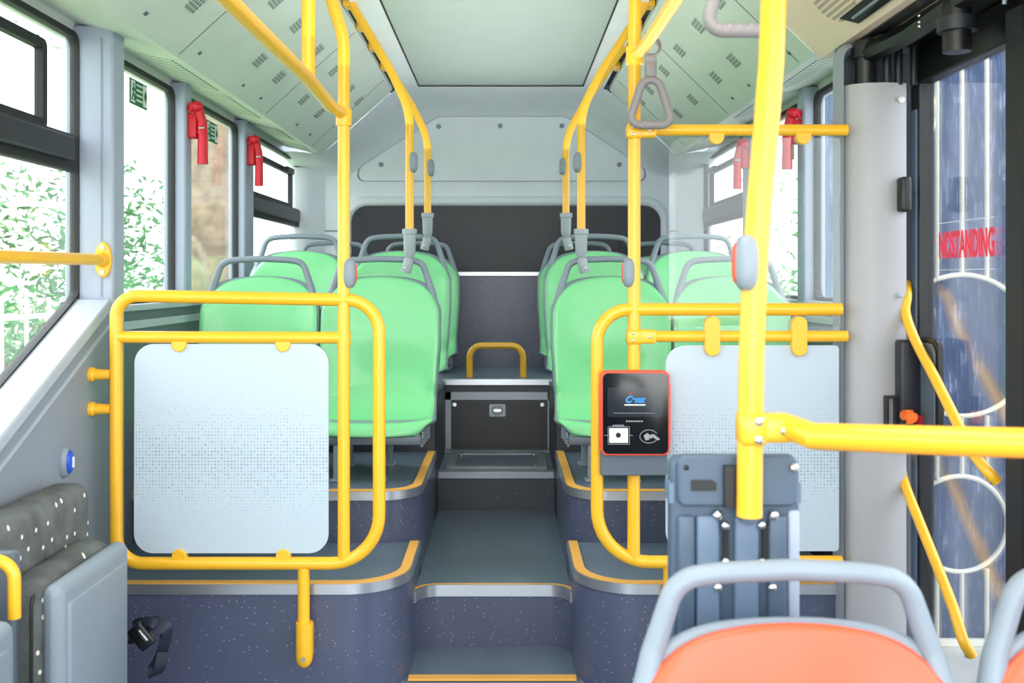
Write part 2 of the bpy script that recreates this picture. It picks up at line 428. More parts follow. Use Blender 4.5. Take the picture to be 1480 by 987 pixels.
# ------------------------------------------------------------------ ceiling
cx0, cx1 = -.445, .402
m = MB().box(cx0, cx1, -1.2, 5.2, 1.0, 1.03); m.build('ceiling', M['ceiling'], kind='structure')
MB().box(cx0-.006, cx0, -1.2, 5.2, .997, 1.03).build('trim_1', M['dark_gap'], kind='structure')
MB().box(cx1, cx1+.006, -1.2, 5.2, .997, 1.03).build('trim_2', M['dark_gap'], kind='structure')
MB().box(cx0-.006, cx1+.006, 5.2, 5.206, .994, 1.03).build('trim_3', M['dark_gap'], kind='structure')
SL = dict(); n_ = 4
for s_ in (-1, 1):
    ex = cx0-.006 if s_ < 0 else cx1+.006
    sx = -.555 if s_ < 0 else .512                       # slit inner edge
    tx = sx+s_*.03                                       # slope top edge
    bx, bz = (-.95, .64) if s_ < 0 else (.885, .64)
    wx = -1.2 if s_ < 0 else 1.15
    MB().prism([(ex, 1.0), (sx, .985), (sx, 1.02), (ex, 1.03)], 'y', -1.2, 5.22).build('trim_%d' % n_, M['ceil_edge'], kind='structure'); n_ += 1
    MB().prism([(sx, 1.02), (sx-s_*.01, 1.08), (tx+s_*.05, 1.08), (tx+s_*.02, .99)], 'y', -1.2, 5.22).build('trim_%d' % n_, M['dark_gap'], kind='structure'); n_ += 1
    y0 = -1.2 if s_ < 0 else 2.87
    MB().prism([(tx, .975), (bx, bz), (bx, bz+.02), (tx, .995)], 'y', y0, 5.2).build('trim_%d' % n_, M['slope'], kind='structure'); n_ += 1
    hz = .675
    MB().prism([(bx+s_*.006, bz+.004), (wx, hz+.03), (wx, hz+.06), (bx, bz+.02)], 'y', y0, 5.3).build('trim_%d' % n_, M['duct_side'], kind='structure'); n_ += 1
    MB().box(min(bx, bx+s_*.006), max(bx, bx+s_*.006), y0, 5.2, bz+.006, bz+.03).build('trim_%d' % n_, M['dark_gap'], kind='structure'); n_ += 1
    if s_ > 0:
        MB().prism([(tx, .975), (.90, .625), (1.0, .625), (1.0, .66), (.9, .66), (tx, .995)], 'y', -1.2, 2.86).build('trim_%d' % n_, M['beige'], kind='structure'); n_ += 1
    SL[s_] = (tx, .975, bx, bz)
# seam lines across the sloped ducts + small perforated squares
def on_slope(s_, t, y, d=0):
    tx, tz, bx, bz = SL[s_]
    n = Vector((-(tz-bz), 0, -abs(tx-bx)*1.0)).normalized() if s_ > 0 else Vector(((tz-bz), 0, -abs(tx-bx))).normalized()
    return Vector((tx+(bx-tx)*t, y, tz+(bz-tz)*t))+n*d
def slope_patch(s_, t, y, w, l, th=.003):
    m = MB(); dt = w/.5/2
    a = [on_slope(s_, t-dt, y-l/2, th), on_slope(s_, t+dt, y-l/2, th), on_slope(s_, t+dt, y+l/2, th), on_slope(s_, t-dt, y+l/2, th)]
    b = [on_slope(s_, t-dt, y-l/2, -.002), on_slope(s_, t+dt, y-l/2, -.002), on_slope(s_, t+dt, y+l/2, -.002), on_slope(s_, t-dt, y+l/2, -.002)]
    A = [m.bm.verts.new(p) for p in a]; B = [m.bm.verts.new(p) for p in b]
    m.bm.faces.new(A); m.bm.faces.new(B[::-1])
    for i in range(4): m.bm.faces.new((A[i], B[i], B[(i+1) % 4], A[(i+1) % 4]))
    return m
word = {-1: 'left', 1: 'right'}
for s_ in (-1, 1):
    for row, t, ys in (('lower', .69, (2.71, 3.42, 3.71, 4.17, 4.52)), ('upper', .34, (3.11, 3.42, 3.79, 4.16, 4.58, 4.87))):
        for i, y in enumerate(ys):
            if s_ > 0 and y < 2.9: continue
            slope_patch(s_, t, y, .055, .075).build('speaker_grille', M['perf_sq'],
                label='small grey perforated square in the %s row of the %s sloping roof duct' % (row, word[s_]), cat='grille',
                group='perforated squares, %s row, %s roof duct' % (row, word[s_]))
    for y in (1.9, 2.9 if s_ < 0 else 3.0, 3.95, 4.9):
        slope_patch(s_, .5, y, .48, .004, .001).build('trim_%d' % n_, M['wall_dark'], kind='structure'); n_ += 1
    for y in ([2.3, 2.55] if s_ < 0 else [])+[3.0, 3.5, 3.75, 4.4, 4.7]:
        slope_patch(s_, .9, y, .012, .016).build('duct_screw', M['grey_dark_plastic'],
            label='small dark screw near the lower edge of the %s sloping roof duct' % word[s_], cat='screw', group='screws in the %s roof duct' % word[s_])
    # perforated strips above the windows
    tx, tz, bx, bz = SL[s_]
    for k, (ya, yb) in enumerate(((1.75, 2.35), (3.0, 3.5), (3.62, 4.1), (4.4, 4.75), (4.95, 5.15))):
        if s_ > 0 and ya < 2.9: continue
        xa, xb = bx+s_*.05, bx+s_*.15
        za = bz+.004+(.065)*(.044/.25); zb = bz+.004+.065*(.144/.25)
        m = MB(); m.prism([(xa, za-.003), (xb, zb-.003), (xb, zb+.004), (xa, za+.004)], 'y', ya, yb)
        m.build('air_grille', M['perf'], label='%s pale perforated strip above the %s windows%s' % (('first', 'second', 'third', 'fourth', 'rearmost')[k], word[s_], ', nearest' if k == 0 else ', counted from the front'), cat='grille')

# warm-lit front duct details (right)
def duct_pt(t, y, d):
    a = Vector((SL[1][0], y, .975)); b = Vector((.90, y, .625)); n = Vector((-(.35), 0, -.358)).normalized()
    return a+(b-a)*t+n*d
e = empty('round_speaker', (.80, 2.56, .70), 'round perforated speaker grille in the warm-lit ceiling duct at top right', 'speaker')
m = MB(); A = []; B = []
for k in range(28):
    a = 2*PI*k/28
    A.append(m.bm.verts.new(duct_pt(.79+.13*math.cos(a), 2.52+.10*math.sin(a), .003))); B.append(m.bm.verts.new(duct_pt(.79+.13*math.cos(a), 2.52+.10*math.sin(a), -.004)))
m.bm.faces.new(A); m.bm.faces.new(B[::-1])
for k in range(28): m.bm.faces.new((A[k], A[(k+1) % 28], B[(k+1) % 28], B[k]))
m.build('grille', M['perf_warm'], e)
e = empty('ceiling_vent', (.85, 2.2, .66), 'slanted black slot vent in warm-lit duct beside the round speaker', 'vent')
m = MB(); p = [duct_pt(.88, 2.56, .003), duct_pt(.96, 2.50, .003), duct_pt(.96, 1.9, .003), duct_pt(.88, 1.9, .003)]; m.quad(*p)
m.build('slot', M['black'], e, solid=.004)
m = MB().cyl(duct_pt(.92, 2.50, .006), duct_pt(.92, 1.95, .006), .004); m.build('vane', M['grey_plastic'], e)
e = empty('ceiling_vent', (.945, 2.2, .62), 'long black slot vent in warm-lit duct next to the door gear', 'vent')
MB().prism([(.925, 2.62), (.965, 2.55), (.965, 1.7), (.925, 1.7)], 'z', .621, .63).build('slot', M['black'], e)

# rear moulding above window
ringA = [(-1.2, .66), (-1.05, .655), (-.95, .64), (-.76, .81), (-.57, .975), (-.50, .995), (-.43, 1.0), (-.02, 1.003), (.39, 1.0), (.46, .995), (.53, .975), (.70, .81), (.885, .64), (1.0, .655), (1.15, .66)]
ringB = [(-1.2, .56), (-1.05, .57), (-.90, .58), (-.70, .70), (-.50, .84), (-.43, .885), (-.36, .905), (-.02, .915), (.32, .905), (.39, .885), (.46, .84), (.66, .70), (.86, .58), (1.0, .57), (1.15, .56)]
m = MB(); rows = []
for k in range(9):
    a = PI/2*k/8; f = 1-math.cos(a); g = math.sin(a)
    rows.append([m.bm.verts.new((A[0]+(B[0]-A[0])*f, 5.2+.56*g, A[1]+(B[1]-A[1])*f)) for A, B in zip(ringA, ringB)])
for k in range(8):
    for i in range(len(ringA)-1): m.bm.faces.new((rows[k][i], rows[k][i+1], rows[k+1][i+1], rows[k+1][i]))
m.build('trim_%d' % n_, M['rear'], kind='structure', smooth=60); n_ += 1
e = empty('wall_rear', (CX, 5.8, 0), kind='structure')
MB().box(-1.2, 1.15, 5.755, 5.85, -.5, 1.06).build('panel', M['rear'], e)
# side corner posts that close the rear corners
for s_ in (-1, 1):
    w = -1.2 if s_ < 0 else 1.15
    pts = [(w, 5.6), (w-s_*.03, 5.6), (w-s_*.10, 5.66), (w-s_*.17, 5.757), (w, 5.757)]
    MB().prism(pts, 'z', -.5, .62).build('trim_%d' % n_, M['rear'], kind='structure', smooth=70); n_ += 1
# rolled lip over the rear window
lip = fillet([(-.905, .03), (-.905, .44), (.915, .44), (.915, .03)], .12, 8)
MB().tube([(p[0], 5.75, p[1]) for p in lip], .03, 12).build('trim_%d' % n_, M['rear'], kind='structure'); n_ += 1
# horizontal seams of the rear wall
for x0, x1 in ((-1.17, -.93), (.94, 1.1)):
    MB().box(x0, x1, 5.752, 5.758, .268, .274).build('trim_%d' % n_, M['wall_dark'], kind='structure'); n_ += 1
e = empty('rear_window_panel', (0, 5.74, .035), 'black blanked rear window panel behind the last row of seats', 'panel')
MB().prism(fillet([(-.885, .03), (.893, .03), (.893, .415), (-.885, .415)], [0, 0, .07, .07], 6, True), 'y', 5.735, 5.757).build('panel', M['charcoal'], e)
for x in (-.66, .66):
    MB().box(x-.004, x+.004, 5.731, 5.736, .04, .37).build('seam', M['black'], e)
for x in (-.83, .84):
    MB().cyl((x, 5.728, .36), (x, 5.737, .36), .012).build('bolt', M['black'], e)
# access panel
e = empty('access_panel', (-.02, 5.75, .55), 'white trapezoid access panel with five screws high on the rear wall', 'panel')
ap = fillet([(-.84, .556), (.80, .556), (.80, .63), (.35, .925), (-.385, .925), (-.84, .63)], [.05, .05, .06, .10, .10, .06], 6, True)
ctr = Vector((-.02, .72))
MB().prism([tuple(p) for p in ap], 'y', 5.745, 5.7545).build('panel', M['rear'], e, bevel=.002)
outer = [ctr+(Vector(p)-ctr)*1.008 for p in ap]
MB().ring([tuple(p) for p in outer], [tuple(ctr+(Vector(p)-ctr)*.998) for p in ap], 'y', 5.7535, 5.7555).build('seam', M['wall_dark'], e)
MB().ring([tuple(ctr+(Vector(p)-ctr)*1.002) for p in ap], [tuple(ctr+(Vector(p)-ctr)*.9965) for p in ap], 'y', 5.7435, 5.746).build('seam', M['grey_plastic'], e)
for px, py in ((634, 183), (723, 182), (812, 182), (551, 238), (895, 238)):
    x = (px-730)*5.745/1450; z = (402-py)*5.745/1450
    MB().cyl((x, 5.738, z), (x, 5.747, z), .014).build('screw', M['grey_plastic'], e)

MB().box(-1.22, 1.17, -1.2, 5.86, 1.08, 1.12).build('trim_%d' % n_, M['dark_gap'], kind='structure'); n_ += 1
# ------------------------------------------------------------------ side walls
# left: lower wall, raked sill near the front
e = empty('wall_left', (-1.15, 2.0, -1.27), kind='structure')
MB().box(-1.21, -1.14, 2.8, 5.75, -1.27, -.085).build('lower_panel', M['wall_dark'], e)
MB().prism([(-1.2, -1.27), (2.72, -1.27), (2.72, -.09), (1.85, -.50), (-1.2, -.50)], 'x', -1.21, -1.075).build('lower_panel', M['wall'], e)
MB().box(-1.21, XL-.005, -1.2, 5.75, .655, .72).build('header', M['duct_side'], e)
MB().prism([(-1.2, -.50), (1.85, -.50), (2.72, -.09), (2.72, -.055), (1.85, -.465), (-1.2, -.465)], 'x', -1.19, -1.066).build('sill', M['trim'], e, bevel=.006)
MB().prism([(-1.2, -.54), (1.85, -.54), (2.715, -.135), (2.715, -.125), (1.85, -.53), (-1.2, -.53)], 'x', -1.08, -1.070).build('seam', M['trim'], e)
MB().box(-1.21, -1.12, 2.81, 5.75, -.1, -.08).build('sill', M['trim'], e, bevel=.004)
MB().box(-1.142, -1.13, 2.81, 5.7, -.155, -.13).build('trim_strip', M['trim'], e)  # reflection on the lower wall, built as a pale strip
# right
e = empty('wall_right', (1.12, 4.0, -1.27), kind='structure')
MB().box(1.09, 1.16, 2.75, 5.75, -1.27, -.085).build('lower_panel', M['wall_dark'], e)
MB().box(XR+.005, 1.16, 2.66, 5.75, .655, .72).build('header', M['duct_side'], e)
MB().box(1.07, 1.16, 2.7, 5.75, -.1, -.08).build('sill', M['trim'], e, bevel=.004)
MB().box(1.08, 1.092, 2.7, 5.7, -.155, -.13).build('trim_strip', M['trim'], e)  # reflection strip again, in pale colour on the right wall
MB().box(1.09, 1.16, -1.2, 1.15, -1.27, -.3).build('lower_panel', M['wall'], e)
MB().box(1.09, 1.16, -1.2, 1.15, .655, .72).build('header', M['duct_side'], e)

def pillar(x_in, x_out, y0, y1, z0, z1, name, m=M['pillar']):
    xa, xb = sorted((x_in, x_out))
    return MB().box(xa, xb, y0, y1, z0, z1).build(name, m, bevel=.008, kind='structure')
for (xi, xo, y0, y1) in ((-1.066, -1.2, 2.73, 2.815), (-1.12, -1.2, 3.52, 3.59), (-1.126, -1.2, 4.35, 4.5), (1.07, 1.15, 3.60, 3.68), (1.075, 1.15, 4.4, 4.55)):
    pillar(xi, xo, y0, y1, -.09 if y0 > 2.8 else -1.27, .69, 'trim_%d' % n_); n_ += 1
MB().box(-1.10, -1.0955, 2.7285, 2.731, -.05, .655).build('trim_%d' % n_, M['grey_plastic'], kind='structure'); n_ += 1

def window(n, X, y0, y1, z0, z1, hopper=None, bar=None, raked=False):
    """side window: black gasket, pane, optional hopper sash"""
    s = -1 if X < 0 else 1
    e = empty('window_%d' % n, (X, (y0+y1)/2, z0), kind='structure')
    xa, xb = X-.012, X+.012
    w = .017
    if raked:
        out = fillet([(y0, z1), (y0, -.47), (1.87, -.47), (y1, -.062), (y1, z1)], [.04, .04, .01, .05, .04], 6, True)
        inn = fillet([(y0+w, z1-w), (y0+w, -.47+w), (1.87, -.47+w), (y1-w*.6, -.062+w), (y1-w*.6, z1-w)], [.04, .04, .01, .03, .03], 6, True)
        MB().ring([tuple(p) for p in out], [tuple(p) for p in inn], 'x', xa, xb).build('gasket', M['rubber'], e)
        MB().prism([tuple(p) for p in out], 'x', X-.002, X+.002).build('pane', M['glass'], e)
    else:
        MB().rframe(y0, y1, z0, z1, w, xa, xb, .05, 'x').build('gasket', M['rubber'], e)
        MB().box(X-.002, X+.002, y0+.01, y1-.01, z0+.01, z1-.01).build('pane', M['glass'], e)
    if hopper:
        t0, t1 = hopper
        xi = X-s*.018
        a, b = sorted((xi, X+s*.012))
        MB().box(a, b, y0+.005, y1-.02, t0, t1).build('transom', M['rubber'], e, bevel=.006)
        a, b = sorted((X-s*.038, X-s*.012))
        MB().box(a, b, y0+.03, y1-.09, t0+.025, t1-.012).build('transom_rail', M['charcoal'], e, bevel=.006)
        ya, yb, zt = bar
        a, b = sorted((X-s*.016, X+s*.006))
        sa = MB().rframe(ya, yb, t1-.01, zt, .025, a, b, .02, 'x').build('hopper_sash', M['rubber'], e)
        a, b = sorted((X-s*.05, X-s*.028))
        yc = yb-.16
        if n != 1: MB().box(a, b, yc-.10, yc+.05, zt-.035, zt-.005).build('catch', M['black'], sa, bevel=.004)
    return e
window(1, XL, .2, 2.735, 0, .665, hopper=(.285, .385), bar=(1.2, 2.53, .60), raked=True)
window(2, XL, 2.80, 3.53, -.085, .665)
window(3, XL, 3.58, 4.36, -.085, .665)
window(4, XL, 4.49, 5.64, -.085, .665, hopper=(.285, .385), bar=(4.56, 5.45, .585))
window(5, XR, 2.66, 3.61, -.085, .665)
window(6, XR, 3.67, 4.41, -.085, .665)
window(7, XR, 4.54, 5.60, -.085, .665, hopper=(.285, .385), bar=(4.6, 5.42, .585))

# emergency exit signs stuck on the panes
def exit_sign(X, yc, zc, label):
    s = 1 if X < 0 else -1
    e = empty('exit_sign', (X, yc, zc), label, 'sign')
    a, b = sorted((X+s*.003, X+s*.005))
    MB().box(a, b, yc-.075, yc+.075, zc-.04, zc+.04).build('plate', M['sign_green'], e)
    a, b = sorted((X+s*.0052, X+s*.007))
    # running figure and arrow on a pale field, then narrow lettering bars
    mm = MB().box(a, b, yc-.068, yc-.035, zc-.034, zc+.034)
    mm.build('pale_field', M['white'], e)
    c = X+s*.0078
    m = MB()
    m.ell((c, yc-.050, zc+.022), .0008, .005, .006, 10)
    for p, q in (((0, .016), (0, -.004)), ((0, -.004), (.010, -.014)), ((.010, -.014), (.006, -.028)), ((0, -.004), (-.008, -.016)), ((-.008, -.016), (-.014, -.028)), ((0, .012), (.011, .004)), ((0, .012), (-.011, .003))):
        m.cyl((c, yc-.051+p[0], zc+p[1]), (c, yc-.051+q[0], zc+q[1]), .0022, 6)
    m.build('running_figure', M['sign_green'], e)
    m = MB()
    for k in range(4):
        m.box(a, b, yc-.02, yc+.028, zc+.026-k*.016-.003, zc+.026-k*.016+.003)
    m.build('lettering', M['white'], e)
    m = MB(); m.box(a, b, yc+.036, yc+.068, zc-.034, zc+.034); m.build('pale_field', M['white'], e)
    c2a, c2b = sorted((X+s*.0072, X+s*.009))
    m = MB()
    m.prism([(yc+.042, zc+.0), (yc+.056, zc+.02), (yc+.056, zc+.008), (yc+.064, zc+.008), (yc+.064, zc-.008), (yc+.056, zc-.008), (yc+.056, zc-.02)], 'x', c2a, c2b)
    m.build('arrow', M['sign_green'], e)
exit_sign(XL, 3.19, .585, 'green emergency exit sign on the first tall left window')
exit_sign(XL, 3.99, .58, 'green emergency exit sign on the second tall left window')
exit_sign(XR, 3.27, .585, 'green emergency exit sign on right window by the door post')
exit_sign(XR, 3.95, .50, 'green emergency exit sign on the right window beside the red hammer holder')

# red hammers
def hammer(X, y, z, label):
    s = 1 if X < 0 else -1
    e = empty('emergency_hammer', (X, y, z-.15), label, 'hammer', 'red emergency hammers on the window pillars')
    MB().rbox(X-.004, X+s*.03 if s > 0 else X+.004, y-.012, y+.03, z-.05, z+.045, .004) if False else None
    a, b = sorted((X-s*.003, X+s*.03))
    MB().rbox(a, b, y-.022, y+.022, z-.055, z+.035, .006).build('holder', M['red'], e)
    p = fillet([(X+s*.012, y-.035, z+.052), (X+s*.035, y-.012, z+.05), (X+s*.045, y+.0, z+.0), (X+s*.046, y, z-.04)], .02, 5)
    MB().tube(p, [.017]*(len(p)-1)+[.02], 14).build('hammer_head', M['red'], e)
    MB().cyl((X+s*.047, y, z-.03), (X+s*.047, y, z-.145), .017, 16, .019).build('handle', M['red'], e)
    MB().ell((X+s*.036, y-.03, z+.055), .022, .018, .018).build('cap', M['red'], e)
    MB().cyl((X+s*.04, y-.024, z-.02), (X+s*.06, y-.024, z-.02), .004).build('pin', M['metal'], e)
hammer(-1.12, 3.56, .55, 'red emergency hammer in holder on the second left pillar, nearer one')
hammer(-1.126, 4.4, .55, 'red emergency hammer in holder on the left pillar by the hopper window')
hammer(1.07, 3.64, .54, 'red emergency hammer on the right pillar behind the yellow screen rail')
hammer(1.075, 4.44, .54, 'red emergency hammer on the far right pillar beside the hopper window')

# ------------------------------------------------------------------ tubes
def tubepath(name, pts, r, fr=.05, parent=None, **k):
    return MB().tube(fillet(pts, fr, 8), r, 16).build(name, M['yellow'], parent, **k)

def tab(parent, x, z, y, up=False, both=False):
    """rounded clamp tab that grips the pane below (or above) a rail"""
    hw, h = .019, .038
    pts = [(x-hw, z), (x-hw, z-h+hw)]+[(x+hw*math.cos(a), z-h+hw+hw*math.sin(a)) for a in [PI+PI*k/10 for k in range(1, 10)]]+[(x+hw, z-h+hw), (x+hw, z)]
    if up: pts = [(p[0], 2*z-p[1]) for p in pts]
    MB().prism(pts, 'y', y-.011, y+.011).build('clamp_tab', M['yellow'], parent, bevel=.002)

YP = 2.6
sP = 1450/YP
def X_(px): return (px-730)/sP
def Z_(py): return (402-py)/sP
# left partition frame
e = empty('partition_frame', (-.67, YP, -.81), 'yellow tubular partition frame with printed panel in front of the left seats', 'partition')
loop = fillet([(X_(168), Z_(427)), (X_(548), Z_(434)), (X_(548), Z_(814)), (X_(168), Z_(814))], [.055, .085, .125, .07], 10, True)
MB().tube([(p[0], YP, p[1]) for p in loop], .0165, 16, closed=True).build('frame_tube', M['yellow'], e)
MB().cyl((X_(170), YP, Z_(487)), (X_(497), YP, Z_(488)), .0155).build('cross_rail', M['yellow'], e)
MB().prism([tuple(p) for p in fillet([(X_(194), Z_(799)), (X_(475), Z_(799)), (X_(475), Z_(497)), (X_(195), Z_(497))], .05, 8, True)], 'y', YP-.003, YP+.003).build('printed_panel', M['panel'], e, label='frosted pale blue panel printed with fine dots')
for px in (260, 410):
    tab(e, X_(px), Z_(487), YP); tab(e, X_(px), Z_(814), YP, up=True)
MB().cyl((X_(438), YP-.0, Z_(822)), (X_(438), YP, Z_(965)), .015).build('leg', M['yellow'], e) if False else None
# leg bolted to the podium face
MB().cyl((X_(439), YP, Z_(820)), (X_(439), YP, Z_(905)), .0155).build('leg', M['yellow'], e)
lg = MB().tube([(X_(440), YP, Z_(899)), (X_(440), YP, Z_(948)), (X_(440), YP, Z_(956)), (X_(440), YP, Z_(962)), (X_(440), YP, Z_(965))], [.0225, .0225, .020, .013, .004], 18).build('leg_socket', M['yellow'], e)
MB().cyl((X_(441), YP-.027, Z_(948)), (X_(441), YP-.018, Z_(948)), .006, 12).build('bolt', M['chrome'], lg)
MB().box(X_(440)-.015, X_(440)+.015, YP+.01, 2.655, Z_(955), Z_(910)).build('leg_bracket', M['yellow'], e)
for py in (541, 591):
    MB().tube([(-1.076, YP, Z_(py)), (-1.066, YP, Z_(py)), (-1.062, YP, Z_(py)), (-1.03, YP, Z_(py)), (X_(160), YP, Z_(py))], [.019, .019, .015, .013, .013], 14).build('wall_stub', M['yellow'], e)

# left front pole
def stop_button(x, y, z, side, label, k=1):
    e = empty('stop_button', (x, y, z-.04*k), label, 'button')
    def sup(c, rx, ry, rz):
        m = MB(); m.ell((0, 0, 0), 1, 1, 1, 24)
        for v in m.bm.verts:
            q = v.co; k_ = (abs(q.x)**3+abs(q.y)**3+abs(q.z)**3)**(-1/3)
            v.co = Vector((c[0]+q.x*k_*rx, c[1]+q.y*k_*ry, c[2]+q.z*k_*rz))
        return m
    sup((x, y, z), .0155*k, .020*k, .038*k).build('body', M['grey_plastic'], e)
    cs_ = side if side else -1
    sup((x+cs_*.0062*k, y+.005, z), .0115*k, .014*k, .031*k).build('push_cap', M['rim'], e, label='red push cap')
    return e
e = empty('grab_pole', (X_(497), YP, -.81), 'tall yellow pole rising through the left partition frame', 'pole')
xp = X_(497)
MB().tube(fillet([(xp, YP, Z_(812)), (xp, YP, .62), (-.475, YP, .80), (-.56, YP, .99)], .25, 10), .016, 16).build('pole', M['yellow'], e)
MB().cyl((xp, YP, Z_(182)), (xp, YP, Z_(158)), .021).build('clamp_collar', M['yellow'], e)
MB().cyl((xp, YP, Z_(500)), (xp, YP, Z_(478)), .018).build('weld_collar', M['yellow'], e)
# left overhead rail
e = empty('overhead_rail', (-.44, 1.5, .45), 'yellow overhead rail running forward from the tall left pole', 'rail')
MB().tube([(xp, YP, .425), (xp-.02, 2.52, .432), (-.449, 2.29, .455), (-.47, 1.7, .472), (-.475, .3, .48)], .0155, 16).build('rail', M['yellow'], e)
MB().cyl((-.449, 2.29, .45), (-.449, 2.29, 1.0), .0155).build('drop_post', M['yellow'], e)
stop_button(X_(506), YP-.005, Z_(395), 1, 'grey oval stop button on the tall left pole above the yellow frame')

# right partition
xq = X_(917)
e = empty('grab_pole', (xq, YP, -.81), 'tall yellow pole carrying the card reader right of the aisle', 'pole')
MB().tube(fillet([(xq-.002, YP, Z_(808)), (xq, YP, .62), (xq+.005, YP, .99)], .1, 4), .0165, 16).build('pole', M['yellow'], e)
for py in (190, 486):
    z = Z_(py)
    c = MB().rbox(xq-.022, xq+.022, YP-.022, YP+.022, z-.020, z+.018, .008).build('clamp', M['yellow'], e)
    m = MB().rbox(xq+.01, xq+.055, YP-.021, YP+.021, z-.018, z+.018, .007); m.build('clamp_arm', M['yellow'], c)
    for dx, dz in ((-.006, .009), (-.006, -.010), (.036, 0)):
        MB().ell((xq+dx, YP-.0215, z+dz), .0042, .003, .0042, 10).build('rivet', M['chrome'], c)
MB().cyl((xq, YP, Z_(93)), (xq, YP, Z_(68)), .022).build('collar', M['yellow'], e)

e = empty('overhead_rail', (.38, 1.5, .57), 'yellow overhead rail running forward from the card reader pole', 'rail')
MB().tube([(xq, YP, .575), (.352, 2.5, .583), (.362, 2.1, .59), (.37, 1.4, .59), (.37, .3, .59)], .0155, 16).build('rail', M['yellow'], e)

e = empty('partition_frame', (.55, YP, -.81), 'yellow tubular partition frame behind the card reader on the right', 'partition')
MB().tube([(p[0], YP+.0, p[1]) for p in fillet([(X_(1216), Z_(447)), (X_(863), Z_(447)), (X_(863), Z_(812)), (X_(1216), Z_(812))], [0, .085, .135, 0], 10)], .0165, 16).build('frame_tube', M['yellow'], e)
MB().cyl((X_(967), YP, Z_(812)), (X_(967), YP, Z_(965)), .0155).build('leg', M['yellow'], e)
for py, n in ((188, 'top'), (486, 'middle')):
    MB().cyl((xq+.04, YP, Z_(py)), (X_(1224), YP, Z_(py)), .0150).build('cross_rail', M['yellow'], e)
MB().prism([tuple(p) for p in fillet([(X_(962), Z_(796)), (X_(1212), Z_(796)), (X_(1212), Z_(499)), (X_(962), Z_(499))], [.05, .01, .01, .05], 8, True)], 'y', YP-.003, YP+.003).build('printed_panel', M['panel'], e, label='frosted pale panel printed with fine dots')
MB().prism([tuple(p) for p in fillet([(X_(967), Z_(478)), (X_(1214), Z_(478)), (X_(1214), Z_(199)), (X_(967), Z_(199))], [.03, .01, .01, .04], 8, True)], 'y', YP-.003, YP+.003).build('clear_screen', M['glass_clear'], e, label='clear acrylic screen')
for px in (1035, 1160): tab(e, X_(px), Z_(188), YP)
for px in (1028, 1153):
    MB().prism([tuple(p) for p in fillet([(X_(px-11), Z_(514)), (X_(px+11), Z_(514)), (X_(px+11), Z_(457)), (X_(px-11), Z_(457))], .0195, 8, True)], 'y', YP-.019, YP+.010).build('clamp_tab', M['yellow'], e, bevel=.002)
stop_button(X_(908), YP-.005, Z_(394), -1, 'grey oval stop button on the card reader pole above the reader')

# rear poles with seat sockets
def seat_pole(side, y, xb, zb, ztop, label, bl):
    e = empty('grab_pole', (xb, y, zb), label, 'pole')
    xt = -.56 if side < 0 else .515
    MB().tube(fillet([(xb, y, ztop-.02), (xb, y, .60), (xb+(xt-xb)*.30, y, .74), (xt, y, 1.0)], .28, 12), .0155, 16).build('pole', M['yellow'], e)
    s = MB(); s.tube([(xb, y, ztop+.0), (xb, y, ztop-.018), (xb, y, ztop-.02), (xb, y, ztop-.085), (xb, y, ztop-.102)], [.0265, .0265, .0225, .021, .014], 18)
    so = s.build('socket_sleeve', M['sleeve'], e)
    d = .012 if side < 0 else -.012
    MB().tube([(xb, y, ztop-.095), (xb, y-.002, ztop-.106), (xb-d*.15, y-.004, ztop-.109), (xb-d*1.0, y-.012, ztop-.153), (xb-d*1.1, y-.012, ztop-.158)], [.011, .012, .0185, .0195, .015], 16).build('angle_joint', M['sleeve'], so)
    MB().ell((xb-d*1.1, y-.03, ztop-.14), .005, .004, .005, 10).build('bolt', M['chrome'], so)
    stop_button(xb-side*.015, y-.01, (402-bl)*y/1450, side, 'grey oval stop button on the %s yellow pole %s of the aisle' % ('nearer' if y < 4 else 'farther', word[side]), .95)
seat_pole(-1, 3.60, (592-730)*3.6/1450, -.01, (402-331)*3.6/1450, 'nearer curved yellow pole plugged into the left aisle seat handle', 235)
seat_pole(-1, 4.28, (618-730)*4.28/1450, .08, (402-308)*4.28/1450, 'farther curved yellow pole plugged into the left aisle seat of the middle row', 243)
seat_pole(1, 3.60, (840-730)*3.6/1450, -.01, (402-331)*3.6/1450, 'nearer curved yellow pole plugged into the right aisle seat handle', 235)
seat_pole(1, 4.28, (818-730)*4.28/1450, .08, (402-308)*4.28/1450, 'farther curved yellow pole plugged into the right aisle seat of the middle row', 241)
for side in (-1, 1):
    xt = -.57 if side < 0 else .525
    for i, y in enumerate([2.3, 2.62, 2.95, 3.2, 3.62, 3.95, 4.3, 4.7]):
        MB().rbox(xt-.012, xt+.012, y-.035, y+.035, .975, 1.02, .004).build('rail_bracket', M['yellow'],
            label='small yellow fixing bracket tucked into the %s ceiling slot' % word[side], cat='bracket', group='fixing brackets in the %s ceiling slot' % word[side])

# floor hoop
e = MB().tube(fillet([(-.162, 4.58, -.452), (-.162, 4.58, -.308), (.082, 4.58, -.308), (.082, 4.58, -.452)], .055, 8), .0145, 16)
e.build('grab_hoop', M['yellow'], label='low yellow hoop standing on the rear platform edge', cat='handrail')

